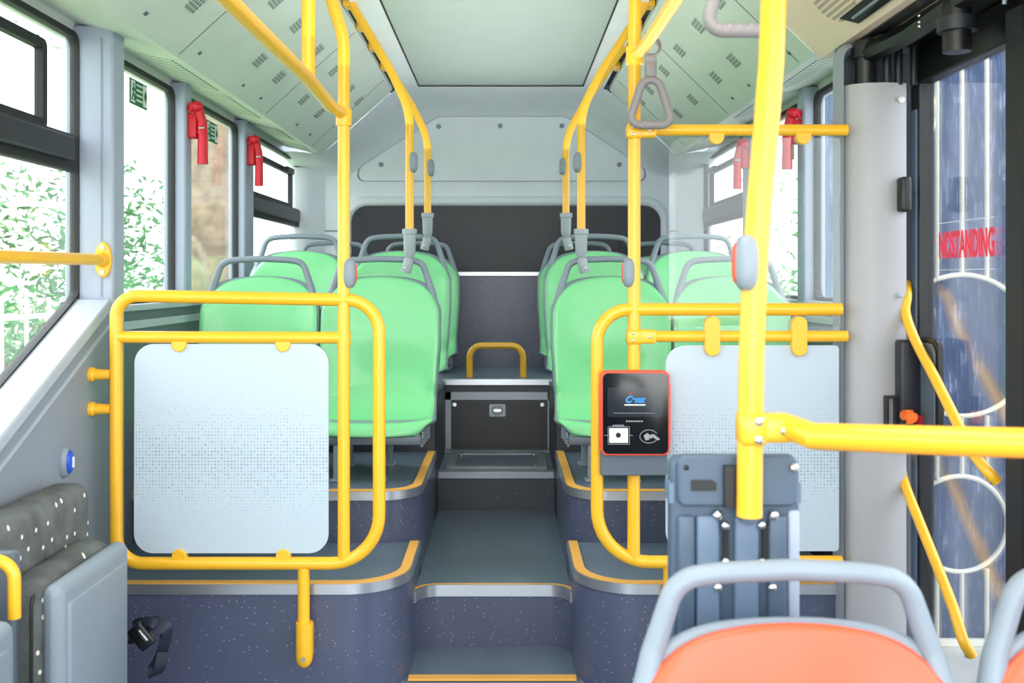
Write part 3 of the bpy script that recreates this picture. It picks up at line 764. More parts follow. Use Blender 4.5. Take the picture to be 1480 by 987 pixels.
# left wall handrail
e = empty('wall_handrail', (-1.09, 2.3, .05), 'yellow handrail along the near left window ending on an oval flange', 'handrail')
MB().tube([(-1.09, 2.73, .05), (-1.09, 2.2, .047), (-1.09, .9, .04)], .0155, 16).build('rail', M['yellow'], e)
fl = MB().prism([(-1.09+.023*math.cos(2*PI*k/28), .05+.048*math.sin(2*PI*k/28)) for k in range(28)], 'y', 2.716, 2.73).build('flange', M['yellow'], e, bevel=.003)
for dz in (.034, -.034):
    MB().cyl((-1.09, 2.711, .05+dz), (-1.09, 2.717, .05+dz), .006).build('screw', M['chrome'], fl)
MB().tube([(-1.09, 2.72, .05), (-1.09, 2.69, .05)], [.022, .0165], 16).build('socket', M['yellow'], e)

# ------------------------------------------------------------------ near right pole, rail and rear of validator
YN = 1.38; sN = 1450/YN
def XN(px): return (px-730)/sN
def ZN(py): return (402-py)/sN
e = empty('grab_pole', (XN(1084), YN, ZN(745)), 'thick near yellow pole on the right carrying the validator', 'pole')
MB().tube([(XN(1083), YN, ZN(746)), (XN(1084), YN, ZN(650)), (XN(1086), YN, ZN(520)), (XN(1090), YN, ZN(400)), (XN(1098), YN, ZN(290)), (XN(1107), YN, ZN(190)), (XN(1115), YN, ZN(90)), (XN(1118), YN, ZN(0)), (XN(1119), YN, .75), (XN(1119), YN, 1.0)], .0175, 28).build('pole', M['yellow'], e)
cl = MB().rbox(XN(1066), XN(1106), YN-.023, YN+.023, ZN(643), ZN(594), .010).build('clamp', M['yellow'], e)
MB().rbox(XN(1095), XN(1146), YN-.022, YN+.02, ZN(638), ZN(597), .010).build('clamp_arm', M['yellow'], cl)
for px, py in ((1091, 606), (1091, 632), (1128, 619)):
    MB().ell((XN(px), YN-.0235, ZN(py)), .0065, .004, .0065, 12).build('rivet', M['chrome'], cl)
MB().tube([(XN(1140), YN, ZN(617)), (.40, 1.30, -.205), (.47, 1.25, -.200), (.54, 1.18, -.192), (.70, 1.10, -.184), (1.08, .95, -.178)], .0175, 18).build('cross_rail', M['yellow'],
    label='thick yellow horizontal rail from the near pole towards the door', cat='rail')
stop_button(XN(1075), YN-.012, ZN(380), -1, 'large grey oval stop button on the near right pole', 1.0)

e = empty('ticket_validator', (XN(1072), YN+.03, ZN(965)), 'slate grey back of a validator bolted to the near right pole', 'validator')
yb0, yb1 = YN+.022, YN+.07
MB().plate(XN(976), XN(1166), ZN(965), ZN(668), yb0+.012, yb1, .014).build('housing', M['steel_blue'], e, bevel=.004)
MB().plate(XN(984), XN(1160), ZN(738), ZN(662), yb0, yb0+.02, .012).build('upper_cover', M['steel_blue'], e, bevel=.004)
MB().plate(XN(973), XN(980), ZN(735), ZN(705), yb0+.01, yb1, .002).build('side_latch', M['steel_blue2'], e)
MB().plate(XN(1160), XN(1168), ZN(735), ZN(705), yb0+.01, yb1, .002).build('side_latch', M['steel_blue2'], e)
for px0, px1 in ((985, 1010), (1012, 1046), (1068, 1104), (1118, 1146)):
    MB().rbox(XN(px0), XN(px1), yb0+.002, yb0+.02, ZN(960), ZN(752), .005).build('rib', M['steel_blue2'] if px0 in (1012, 1068) else M['steel_blue'], e)
for px0 in (1052, 1110):
    MB().box(XN(px0), XN(px0+8), yb0+.004, yb0+.014, ZN(818), ZN(766)).build('slot', M['black'], e)
MB().rbox(XN(1148), XN(1165), yb0+.006, yb0+.02, ZN(960), ZN(745), .004).build('edge_rail', M['pillar'], e)
MB().prism([(XN(1003), ZN(714)), (XN(1040), ZN(714)), (XN(1040), ZN(702)), (XN(1032), ZN(698)), (XN(1003), ZN(698))], 'y', yb0-.002, yb0+.002).build('port', M['black'], e)
MB().box(XN(1050), XN(1066), yb0-.012, yb0+.002, ZN(737), ZN(676)).build('clamp_plate', M['black'], e)
for px, py, r in ((1058, 685, .007), (1057, 729, .007), (1043, 751, .007), (1125, 751, .007), (1054, 766, .006), (1107, 765, .006), (1054, 818, .005), (1107, 818, .005), (1043, 857, .006), (1123, 857, .006), (1154, 680, .0065)):
    MB().ell((XN(px), yb0-.002 if py < 740 else yb0+.001, ZN(py)), r, .004, r, 12).build('bolt', M['chrome'], e)
MB().ell((XN(996), yb0, ZN(680)), .004, .002, .004, 12).build('hole', M['black'], e)
MB().cyl((XN(1083), YN, ZN(748)), (XN(1083), YN+.03, ZN(748)), .012).build('pole_mount', M['steel_blue'], e)

# ------------------------------------------------------------------ card reader
yr = YP-.055
kr = 1450/(yr)
def XR_(px): return (px-730)/kr
def ZR_(py): return (402-py)/kr
e = empty('card_reader', (XR_(918), yr, ZR_(690)), 'black card reader with red rim and lit logo on the yellow pole', 'card reader')
MB().plate(XR_(869), XR_(966), ZR_(689), ZR_(560), yr+.012, yr+.04, .004).build('base_housing', M['grey_dark_plastic'], e, bevel=.003)
MB().plate(XR_(868), XR_(968), ZR_(658), ZR_(536), yr-.004, yr+.03, .016, 8).build('rim', M['rim'], e, bevel=.002)
sc_ = MB().plate(XR_(871), XR_(965), ZR_(655), ZR_(539), yr-.008, yr-.002, .014, 8).build('touch_screen', M['screen'], e)
MB().plate(XR_(878), XR_(957), ZR_(602), ZR_(560), yr-.0088, yr-.0075, .002).build('display', M['display'], sc_)
for x in (866.5, 967):
    MB().rbox(XR_(x), XR_(x+2.5), yr+.002, yr+.02, ZR_(645), ZR_(556), .0015).build('side_button', M['rim'], e)
MB().rbox(XR_(905), XR_(930), yr+.03, YP+.02, ZR_(672), ZR_(600), .006).build('pole_bracket', M['black'], e)
def put(m, px, py, y): return xform(m, Matrix.Translation((XR_(px), y, ZR_(py))) @ ROT_FRONT)
put(text_mb('Cenz', .023, .35, .0009), 916, 577, yr-.0100).build('logo_lettering', mat('logo_blue', (40, 150, 255), .4), sc_)
put(text_mb("'", .020, .5, .0006), 907, 572, yr-.0104).build('logo_accent', M['red'], sc_)
m = MB(); m.box(XR_(902), XR_(932), yr-.0098, yr-.0088, ZR_(585.4), ZR_(583.6)); m.build('logo_underline', M['white'], sc_)
m = MB(); m.box(XR_(886), XR_(946), yr-.0098, yr-.0088, ZR_(596.6), ZR_(596.0)); m.build('status_line', M['gray_print'], sc_)
m = MB()
for k in range(7): m.box(XR_(904+k*3.6), XR_(906.6+k*3.6), yr-.0094, yr-.0082, ZR_(609), ZR_(607))
m.build('model_print', M['gray_print'], sc_)
MB().plate(XR_(880), XR_(907), ZR_(639), ZR_(618), yr-.0098, yr-.0082, .002).build('scan_window', M['white'], sc_)
MB().cyl((XR_(893), yr-.0112, ZR_(628)), (XR_(893), yr-.0096, ZR_(628)), .0065).build('scan_lens', M['black'], sc_)
m = MB().rframe(XR_(878), XR_(909.5), ZR_(641.5), ZR_(615.5), .0012, yr-.0094, yr-.0084, .003); m.build('scan_bracket', M['gray_print'], sc_)
m = MB(); m.box(XR_(873), XR_(879), yr-.0094, yr-.0084, ZR_(628.8), ZR_(628)); m.box(XR_(908.5), XR_(914), yr-.0094, yr-.0084, ZR_(628.8), ZR_(628))
for k in range(5): m.box(XR_(885+k*3.4), XR_(887.4+k*3.4), yr-.0094, yr-.0084, ZR_(615), ZR_(613.2))
m.build('scan_marks', M['gray_print'], sc_)
m = MB(); cxp, czp = XR_(937), ZR_(630)
m.tube([(cxp+.0225*math.cos(a), yr-.0088, czp+.0165*math.sin(a)) for a in [.5+5.3*k/30 for k in range(31)]], .0009, 6)
m.prism([(cxp-.013, czp+.002), (cxp-.004, czp+.009), (cxp+.003, czp+.004), (cxp+.001, czp-.008), (cxp-.008, czp-.010)], 'y', yr-.0095, yr-.0084)
m.prism([(cxp+.001, czp+.003), (cxp+.012, czp+.006), (cxp+.028, czp-.006), (cxp+.024, czp-.010), (cxp+.010, czp-.002), (cxp+.004, czp-.006)], 'y', yr-.0095, yr-.0084)
m.build('contactless_symbol', M['gray_print'], sc_)

# ------------------------------------------------------------------ strap handles
def strap(x, y, ztop, zbot, w, label):
    e = empty('hand_strap', (x, y, zbot), label, 'strap handle', 'grey hand straps on the right overhead rail')
    hh = w*1.02
    MB().ribbon([(x-.0, y)], 0, 0, 0, 0) if False else None
    # band looped over the rail
    b = MB()
    b.tube([(x+.024*math.cos(a), y, ztop+.024*math.sin(a)) for a in [2*PI*k/16 for k in range(16)]], .004, 8, closed=True, sy=3)
    b.rbox(x-.011, x+.011, y-.005, y+.005, zbot+hh+.012, ztop-.018, .002)
    b.build('band', M['strap'], e)
    MB().rbox(x-.014, x+.014, y-.011, y+.011, zbot+hh-.006, zbot+hh+.05, .005).build('buckle', M['strap'], e)
    zb = zbot+.010
    pts = fillet([(x-w/2+.010, y, zb), (x+w/2-.010, y, zb), (x+.02, y, zbot+hh-.012), (x-.02, y, zbot+hh-.012)], [.022, .022, .03, .03], 6, True)
    MB().tube(pts, .0105, 12, closed=True).build('grip_loop', M['strap'], e)
    g = MB()
    for k in range(5):
        g.ell((x-w*.25+w*.125*k, y, zb+.002), .010, .0115, .0105, 12)
    g.build('finger_grip', M['strap'], e)
strap(.370, 2.55, .588, .379, .134, 'grey triangular hand strap hanging beside the card reader pole')
strap(.366, 1.56, .590, .374, .134, 'near grey hand strap cut off by the top of the picture')

# ------------------------------------------------------------------ seats
def shell_surface(wscale=1, yoff=0, zup=0, s2=.032, s6=.028):
    """moulded bus seat surface, local frame: crease at z=0, back top at y=0, faces -y"""
    prof = [(.004, .475), (-.004, .44), (-.012, .40), (-.022, .33), (-.033, .25), (-.043, .17), (-.052, .10), (-.066, .045), (-.095, .010), (-.135, -.006),
            (-.19, -.012), (-.25, -.010), (-.31, -.004), (-.35, -.003), (-.378, -.014), (-.390, -.038)]
    # densify
    P = []
    for i in range(len(prof)-1):
        for k in range(3):
            f = k/3; P.append((prof[i][0]*(1-f)+prof[i+1][0]*f, prof[i][1]*(1-f)+prof[i+1][1]*f))
    P.append(prof[-1])
    for _ in range(2):
        P = [P[0]]+[((P[i-1][0]+2*P[i][0]+P[i+1][0])/4, (P[i-1][1]+2*P[i][1]+P[i+1][1])/4) for i in range(1, len(P)-1)]+[P[-1]]
    m = MB(); NU = 24; rows = []
    L = [0]
    for i in range(1, len(P)): L.append(L[-1]+math.hypot(P[i][0]-P[i-1][0], P[i][1]-P[i-1][1]))
    for i, (y, z) in enumerate(P):
        d = L[i]; tot = L[-1]; rest = tot-d
        hw = .206
        if d < .12: hw -= .028*(1-d/.12)**2.2
        if .25 < d < .62: hw -= .010*math.sin((d-.25)/.37*PI)
        if rest < .10: hw -= .045*(1-rest/.10)**2.2
        back = max(0, min(1, (z-.02)/.08))
        row = []
        for j in range(NU+1):
            u = -1+2*j/NU
            top = max(0, 1-d/.17)
            zz = z-(s2*abs(u)**2+s6*abs(u)**6)*top
            yy = y-(.030*abs(u)**3.2*min(1, d/.1+.25))*back
            if back < 1: zz += .016*abs(u)**3.5*(1-back)*min(1, rest/.1)
            fr = max(0, 1-rest/.14)
            yy += .035*abs(u)**3*fr
            # lumbar dish: shallow hollow low in the back
            yy += .016*(1-u*u)*math.exp(-((z-.12)/.09)**2)*back
            row.append(m.bm.verts.new((u*hw*wscale, yy+yoff, zz+zup*(1 if d < .3 else 0))))
        rows.append(row)
    for i in range(len(rows)-1):
        for j in range(NU): m.bm.faces.new((rows[i][j], rows[i+1][j], rows[i+1][j+1], rows[i][j+1]))
    return m
def make_seat(name, col, leg_h, label, cat='seat', thick=.0115):
    e = bpy.data.objects.new(name, None); C.objects.link(e); e.empty_display_size = .05
    tag(e, label, cat); WL[e.name] = Vector((0, 0, 0))
    sh = shell_surface(); sh.build('seat_shell', col, e, local=True, solid=-.010, smooth=80, keep=True)
    sh = shell_surface(1.025, .013, .003, .020, .030); sh.build('back_shell', M['grey_plastic'], e, local=True, solid=-.014, smooth=80, keep=True)
    hp = fillet([(-.192, -.002, .375), (-.176, .012, .435), (-.146, .014, .528), (-.09, .014, .536), (0, .014, .540), (.09, .014, .536), (.146, .014, .528), (.176, .012, .435), (.192, -.002, .375)], [0, .06, .045, .3, .3, .3, .045, .06, 0], 7)
    rs = []
    for i, p in enumerate(hp):
        f = max(0, 1-(p[2]-.375)/.09); rs.append(thick*(1+.25*min(1, f*1.6)))
    MB().tube(hp, rs, 14, sy=1.15).build('handle', M['grey_plastic'], e, local=True)
    fr = MB(); fr.rbox(-.175, .175, -.375, -.345, -.068, -.040, .006); fr.rbox(-.175, .175, -.09, -.06, -.055, -.03, .006)
    fr.rbox(-.17, -.14, -.36, -.07, -.062, -.034, .005); fr.rbox(.14, .17, -.36, -.07, -.062, -.034, .005)
    fr.build('seat_frame', M['grey_dark_plastic'], e, local=True)
    for s in (-1, 1):
        b = MB()
        for k in range(4): b.box(s*.17-.004+s*.006*k*.5, s*.17+.004+s*.006*k*.5, -.30+.06*k, -.292+.06*k, -.085, -.01)
        b.prism([(-.34, -.03), (-.34, -.05), (-.14, -.085), (-.06, -.085), (-.06, -.02)], 'x', s*.176-.003, s*.176+.003)
        b.build('side_bracket', M['grey_plastic'], e, local=True)
    for (x, y) in ((.04, -.355), (-.10, -.355), (.04, -.08), (-.10, -.08)):
        l = MB(); l.rbox(x-.011, x+.011, y-.011, y+.011, -leg_h, -.05, .003)
        l.rbox(x-.02, x+.02, y-.03, y+.03, -leg_h, -leg_h+.008, .002)
        l.build('leg', M['grey_plastic'], e, local=True)
    return e
rowname = ['front', 'middle', 'rear']
protos = {}
R = [(3.60, -.47, .185), (4.28, -.36, .11), (5.12, -.36, .11)]
XS = {'left': (-.444, -.874), 'right': (.378, .805)}
for i, (y, z, lh) in enumerate(R):
    for side in ('left', 'right'):
        for j, x in enumerate(XS[side]):
            pos = 'aisle' if j == 0 else 'window'
            lab = 'green plastic seat, %s row, %s of the aisle, on the %s side' % (rowname[i], side, pos)
            key = round(lh, 3)
            if key not in protos:
                o = make_seat('passenger_seat', M['green'], lh, lab); protos[key] = o
            else: o = copy_tree(protos[key]); o['label'] = lab
            o['group'] = 'green passenger seats'
            o.location = (x, y, z+H)
o = make_seat('passenger_seat', M['orange'], .36, 'orange plastic seat with grey handle in the foreground, fully inside the frame edge', thick=.0135)
o.location = (.363, 1.26, -.91+H); o['group'] = 'orange foreground seats'
o['label'] = 'larger orange plastic seat with grey handle, in front of the validator'
o2 = copy_tree(o); o2.location = (.798, 1.26, -.91+H); o2['label'] = 'orange plastic seat cut off by the right edge, beside the door'

# ------------------------------------------------------------------ tip-up seats on the left wall
def make_tipup():
    e = empty('tip_up_seat', (-1.0, 2.12, -1.05), None, 'seat', 'folded tip-up seats on the left wall')
    m = MB().rbox(-1.07, -.968, 1.93, 2.36, -1.15, -.475, .035, 5); m.build('backrest', M['fabric'], e, smooth=60)
    m = MB().rbox(-.975, -.888, 1.92, 2.27, -1.12, -.585, .03, 5); m.build('cushion', M['fabric'], e, smooth=60)
    MB().tube(fillet([(-.905, 1.917, -1.05), (-.905, 1.917, -.60), (-.905, 2.268, -.60), (-.905, 2.268, -1.05)], .03, 5), .003, 8).build('piping', M['black'], e)
    p = MB().rbox(-.894, -.85, 1.925, 2.275, -1.13, -.592, .022, 5); p.build('seat_pan', M['grey_plastic'], e, smooth=60)
    MB().rbox(-.856, -.844, 1.95, 2.24, -1.0, -.63, .006, 3).build('pan_recess', M['grey_plastic'], e, smooth=60)
    MB().rbox(-1.07, -.93, 1.90, 1.93, -1.15, -.52, .008, 3).build('mounting_plate', M['grey_dark_plastic'], e)
    MB().cyl((-.93, 2.27, -1.02), (-.93, 2.31, -1.02), .03).build('hinge', M['grey_plastic'], e)
    MB().box(-1.06, -.93, 2.0, 2.3, -1.27, -1.15).build('base', M['grey_dark_plastic'], e)
    return e
t1 = make_tipup(); t1['label'] = 'folded tip-up wall seat with patterned backrest and grey underside'
t2 = copy_tree(t1); t2.location.y -= .525; t2['label'] = 'nearer folded tip-up seat, only a sliver at the left edge'
e = MB().tube(fillet([(-1.07, 1.83, -.515), (-.895, 1.83, -.515), (-.895, 1.83, -.62)], .035, 8), .0115, 14)
e.build('armrest', M['yellow'], label='short yellow armrest hoop between the two folded wall seats', cat='armrest')
# seat belt
e = empty('seat_belt', (-.83, 2.34, -.90), 'black seat belt strap with buckle hanging by the folded wall seat', 'seat belt')
def strip(pts, w, t=.002, axis=Vector((0, 0, 1))):
    m = MB(); pts = [Vector(p) for p in pts]; N = len(pts); L = [[], [], [], []]
    for i, p in enumerate(pts):
        tn = (pts[min(i+1, N-1)]-pts[max(i-1, 0)]).normalized()
        a = axis if not callable(axis) else axis(i/(N-1))
        side = (a-tn*a.dot(tn)).normalized(); nn = tn.cross(side)
        for k, (u, v) in enumerate(((-1, -1), (1, -1), (1, 1), (-1, 1))):
            L[k].append(m.bm.verts.new(p+side*u*w/2+nn*v*t/2))
    for j in range(4):
        for i in range(N-1): m.bm.faces.new((L[j][i], L[j][i+1], L[(j+1) % 4][i+1], L[(j+1) % 4][i]))
    m.bm.faces.new([L[j][0] for j in range(4)]); m.bm.faces.new([L[j][-1] for j in (3, 2, 1, 0)])
    return m
yb_ = 2.35; kb = 1450/yb_
def BP(px, py, dy=0): return ((px-730)/kb, yb_+dy, (402-py)/kb)
def smoothp(ps, n=6):
    P = [Vector(p) for p in ps]; out = []
    for i in range(len(P)-1):
        p0, p1, p2, p3 = P[max(i-1, 0)], P[i], P[i+1], P[min(i+2, len(P)-1)]
        for k in range(n):
            t = k/n
            out.append(.5*((2*p1)+(p2-p0)*t+(2*p0-5*p1+4*p2-p3)*t*t+(-p0+3*p1-3*p2+p3)*t**3))
    out.append(P[-1]); return out
strip(smoothp([BP(182, 925, .02), BP(196, 920, .01), BP(212, 906), BP(228, 898, -.01), BP(243, 905, -.015), BP(243, 915, -.01)]), .032, .003, lambda f: Vector((.25, .3, 1-.4*f))).build('webbing', M['webbing'], e)
strip(smoothp([BP(243, 908, -.01), BP(238, 930, .0), BP(228, 953, .01), BP(220, 968, .01), BP(224, 976, 0), BP(234, 962, -.015), BP(238, 940, -.01)]), .030, .003, lambda f: Vector((1, .9, .2))).build('webbing', M['webbing'], e)
strip(smoothp([BP(190, 905, .01), BP(204, 899, 0), BP(220, 896, -.01), BP(232, 903, -.012)]), .022, .003, Vector((.2, .3, 1))).build('webbing', M['webbing'], e)
bk = MB().rbox(-.03, .03, -.008, .008, -.02, .02, .004)
xform(bk, Matrix.Translation(BP(209, 915, -.02)) @ Matrix.Rotation(math.radians(50), 4, 'Y')); bk.build('buckle', M['black'], e)
bk = MB().rbox(-.016, .016, -.003, .003, -.0035, .0035, .001)
xform(bk, Matrix.Translation(BP(213, 912, -.030)) @ Matrix.Rotation(math.radians(50), 4, 'Y')); bk.build('buckle_slot', M['chrome'], e)
# blue call button
e = empty('call_button', (-1.07, 2.42, -.50), 'grey call button with a blue face on the left wall above the folded seat', 'button')
MB().ell((-1.073, 2.44, -.447), .019, .022, .039).build('body', M['grey_plastic'], e)
MB().ell((-1.060, 2.441, -.447), .0095, .017, .029).build('blue_face', M['blue'], e)
MB().box(-1.0515, -1.049, 2.437, 2.445, -.46, -.434).build('pictogram', M['white'], e)

# ------------------------------------------------------------------ door zone
e = empty('door_post', (.97, 2.66, -1.27), kind='structure')
pts = [(.905, 2.72), (.885, 2.68), (.887, 2.64), (.905, 2.61), (.94, 2.592), (.98, 2.588), (1.02, 2.592), (1.04, 2.60), (1.04, 2.72)]
MB().prism(pts, 'z', -1.27, .505).build('post_cover', M['pillar_warm'], e, smooth=60)
fr = fillet([(.885, -1.27), (.885, .61), (1.14, .61)], .04, 6)
m = MB()
m.tube([(p[0], 2.66, p[1]) for p in fr], .016, 4, sx=1, sy=2.4); m.build('surround', M['wall'], e)
MB().box(.90, 1.13, 2.70, 2.74, -1.27, .655).build('backing', M['wall_dark'], e)
MB().ell((1.022, 2.585, .46), .009, .006, .009, 12).build('cover_cap', M['white'], e)
MB().ell((1.018, 2.585, .055-.10), .007, .005, .007, 12).build('cover_cap', M['pillar'], e)
MB().rbox(1.012, 1.04, 2.56, 2.60, .17, .26, .008).build('strike', M['black'], e)

e = empty('door_mechanism', (1.02, 2.2, .52), 'black door drive with arms and cylinder above the glass door', 'door mechanism')
MB().box(1.02, 1.15, 1.2, 2.62, .60, .80).build('header_box', M['black'], e, bevel=.01)
MB().cyl((.945, 2.63, .50), (.945, 2.63, .62), .030).build('pivot_drum', M['black'], e)
MB().cyl((.945, 2.63, .575), (.945, 2.63, .615), .036).build('pivot_cap', M['rubber'], e)
m = MB(); m.tube([(.945, 2.63, .585), (.99, 2.45, .60), (1.0, 2.2, .615), (1.01, 1.6, .62)], .026, 8, sy=1.1); m.build('swing_arm', M['black'], e)
MB().cyl((1.0, 2.22, .50), (1.0, 2.22, .66), .03).build('actuator', M['black'], e)
MB().cyl((1.0, 2.22, .66), (1.0, 2.22, .80), .05).build('motor', M['black'], e)
MB().cyl((1.0, 2.22, .545), (1.0, 2.22, .575), .042).build('bearing', M['charcoal'], e)
m = MB()
for z in (.575, .60, .585): m.ell((.962, 2.33, z+.01), .004, .004, .004, 8)
m.build('bolt', M['chrome'], e)
MB().tube(smoothp([(1.0, 2.12, .60), (1.01, 2.08, .63), (1.02, 2.05, .60), (1.02, 2.05, .56)]), .004, 8).build('cable', M['pillar'], e)
MB().prism([(.92, 2.05), (1.08, 2.05), (1.08, 1.3), (.90, 1.3)], 'z', .64, .66).build('cover_plate', M['charcoal'], e)
for x, y in ((.99, 2.60), (1.02, 2.60), (1.06, 2.60)):
    MB().cyl((x, y, .50), (x, y, .60), .010).build('spring_rod', M['charcoal'], e)
MB().box(.90, 1.15, 1.2, 2.0, .655, .80).build('housing', M['black'], e)

XD = 1.095
def door(n, y0, y1, label_extra=''):
    e = empty('door_%d' % n, (XD, (y0+y1)/2, -1.25), kind='structure')
    MB().rframe(y0, y1, -1.25, .60, .055, XD-.02, XD+.02, .05, 'x').build('leaf_frame', M['black'], e, bevel=.004)
    MB().box(XD-.022, XD+.018, y0+.03, y1-.03, .505, .60).build('top_rail', M['black'], e, bevel=.004)
    MB().box(XD-.003, XD+.003, y0+.03, y1-.03, -1.2, .52).build('pane', M['door_glass'], e)
    return e
d1 = door(1, 2.10, 2.66)
MB().box(1.07, 1.076, 2.615, 2.645, -1.1, .44).build('edge_strip', M['steel_blue2'], d1)
MB().box(1.055, 1.085, 2.05, 2.115, -1.25, .56).build('centre_seal', M['rubber'], d1)
d2 = door(2, 1.42, 2.075)
# lettering on the door glass (reads from inside)
t = text_mb('NOSTANDING', .088, 0, .0026, 1)
ws = max(v.co.x for v in t.bm.verts)-min(v.co.x for v in t.bm.verts)
for v in t.bm.verts: v.co.x *= .285/ws
# text faces -x; reading direction runs towards the camera (-y)
mt = Matrix(((0, 0, -1, XD-.006), (-1, 0, 0, 2.375), (0, 1, 0, .078), (0, 0, 0, 1)))
xform(t, mt); t.build('door_lettering', M['red_film'], label='red block lettering NOSTANDING on the door glass', cat='lettering')
MB().box(XD-.005, XD-.0035, 2.24, 2.52, .137, .1382).build('trim_%d' % n_, M['white'], kind='structure'); n_ += 1
MB().box(XD-.005, XD-.0035, 2.24, 2.52, .02, .0212).build('trim_%d' % n_, M['white'], kind='structure'); n_ += 1

def door_rail(pts, label):
    e = empty('door_handrail', pts[-1], label, 'handrail')
    P = smoothp(pts, 8)
    MB().tube(P, .0125, 14).build('rail', M['yellow'], e)
    for p in (pts[0], pts[-1]):
        MB().ell((p[0]-.013, p[1], p[2]), .004, .006, .006, 10).build('screw', M['chrome'], e)
def DP(px, py, X=1.035):
    s = (px-730)/X; return (X, 1450/s, (402-py)/s)
door_rail([DP(1310, 410, 1.06), DP(1311, 428, 1.045), DP(1309, 452), DP(1322, 490), DP(1352, 548), DP(1376, 596), DP(1402, 648), DP(1425, 678), DP(1441, 696, 1.055)], 'upper slanting yellow handrail on the glass door leaf')
door_rail([DP(1303, 653, 1.06), DP(1302, 670, 1.045), DP(1308, 700), DP(1328, 752), DP(1352, 812), DP(1376, 874), DP(1392, 925), DP(1405, 947, 1.055)], 'lower slanting yellow handrail on the glass door leaf')

e = empty('emergency_valve_box', (1.01, 2.45, -.40), 'black emergency door valve box with orange knob beside the door', 'control box')
ybx = 2.545; kk = 1450/ybx
def VX(px): return (px-730)/kk
def VZ(py): return (402-py)/kk
MB().rbox(VX(1302), VX(1338), ybx, ybx+.045, VZ(650), VZ(492), .008).build('housing', M['charcoal'], e)
zt_, zb_ = VZ(490), VZ(650)
lid = fillet([(2.59, zt_+.004), (2.45, zt_+.004), (2.45, zb_), (2.59, zb_)], [0, .035, .01, 0], 6, True)
MB().prism([tuple(p) for p in lid], 'x', 1.058, 1.074).build('side_cover', M['black'], e, bevel=.003)
lid2 = fillet([(2.585, zt_-.008), (2.465, zt_-.008), (2.465, zb_+.01), (2.585, zb_+.01)], [0, .03, .01, 0], 6, True)
MB().prism([tuple(p) for p in lid2], 'x', 1.054, 1.06).build('cover_face', M['grey_dark_plastic'], e, bevel=.003)
MB().rframe(VX(1286), VX(1304), VZ(622), VZ(574), .006, ybx+.02, ybx+.045, .004).build('bracket', M['black'], e)
m = MB()
for a in range(4):
    ang = PI/2*a; m.cyl((VX(1308), ybx-.03, VZ(600)), (VX(1308)+.017*math.cos(ang), ybx-.03, VZ(600)+.017*math.sin(ang)), .009)
m.cyl((VX(1308), ybx-.045, VZ(600)), (VX(1308), ybx, VZ(600)), .014)
m.build('knob', M['orange_knob'], e)
MB().box(VX(1324), VX(1334), ybx-.01, ybx+.002, VZ(614), VZ(600)).build('indicator', M['red'], e)

# ------------------------------------------------------------------ outside
GZ = -1.62
MB().box(-40, -1.3, -20, 60, GZ-.05, GZ).build('ground', M['grass'], kind='structure')
MB().box(-1.3, 40, -20, 60, GZ-.05, GZ-.001).build('ground', M['ground'], kind='structure')
# blue weathered wall with gate in front
e = empty('blue_wall', (3.2, 4.55, GZ), 'tall weathered blue painted wall outside beyond the bus door', 'wall')
MB().box(1.42, 6.0, 4.50, 4.62, GZ, 2.6).build('wall_panel', M['weathered'], e)
yg = 4.42; kg = 1450/yg
def GX(px): return (px-730)/kg
def GZ_(py): return (402-py)/kg
e = empty('ornamental_gate', (2.0, yg, GZ), 'cream iron grille with rings in front of the blue wall outside', 'gate')
m = MB()
def bar(px, y0, y1, r=.0105): m.cyl((GX(px), yg, GZ_(y0)), (GX(px), yg, GZ_(y1)), r, 8)
for px, segs in ((1212, ((-60, 928),)), (1354, ((-60, 405), (602, 692), (822, 928))), (1390, ((-60, 397), (602, 687), (826, 928))), (1426, ((-60, 404), (600, 692), (822, 928))), (1462, ((-60, 928),)), (1500, ((-60, 928),))):
    for a, b in segs: bar(px, a, b)
m.build('bar', M['cream'], e, label='vertical cream bars') 
for cx_, cy_, r in ((1390, 499, 102), (1386, 757, 69), (1300, 165, 52)):
    MB().tube([(GX(cx_)+r/kg*math.cos(a), yg, GZ_(cy_)+r/kg*math.sin(a)) for a in [2*PI*k/56 for k in range(56)]], .0105, 8, closed=True).build('ring', M['cream'], e)
for py in (928,):
    MB().box(GX(1200), GX(1600), yg-.01, yg+.01, GZ_(py)-.015, GZ_(py)+.015).build('bottom_rail', M['cream'], e)

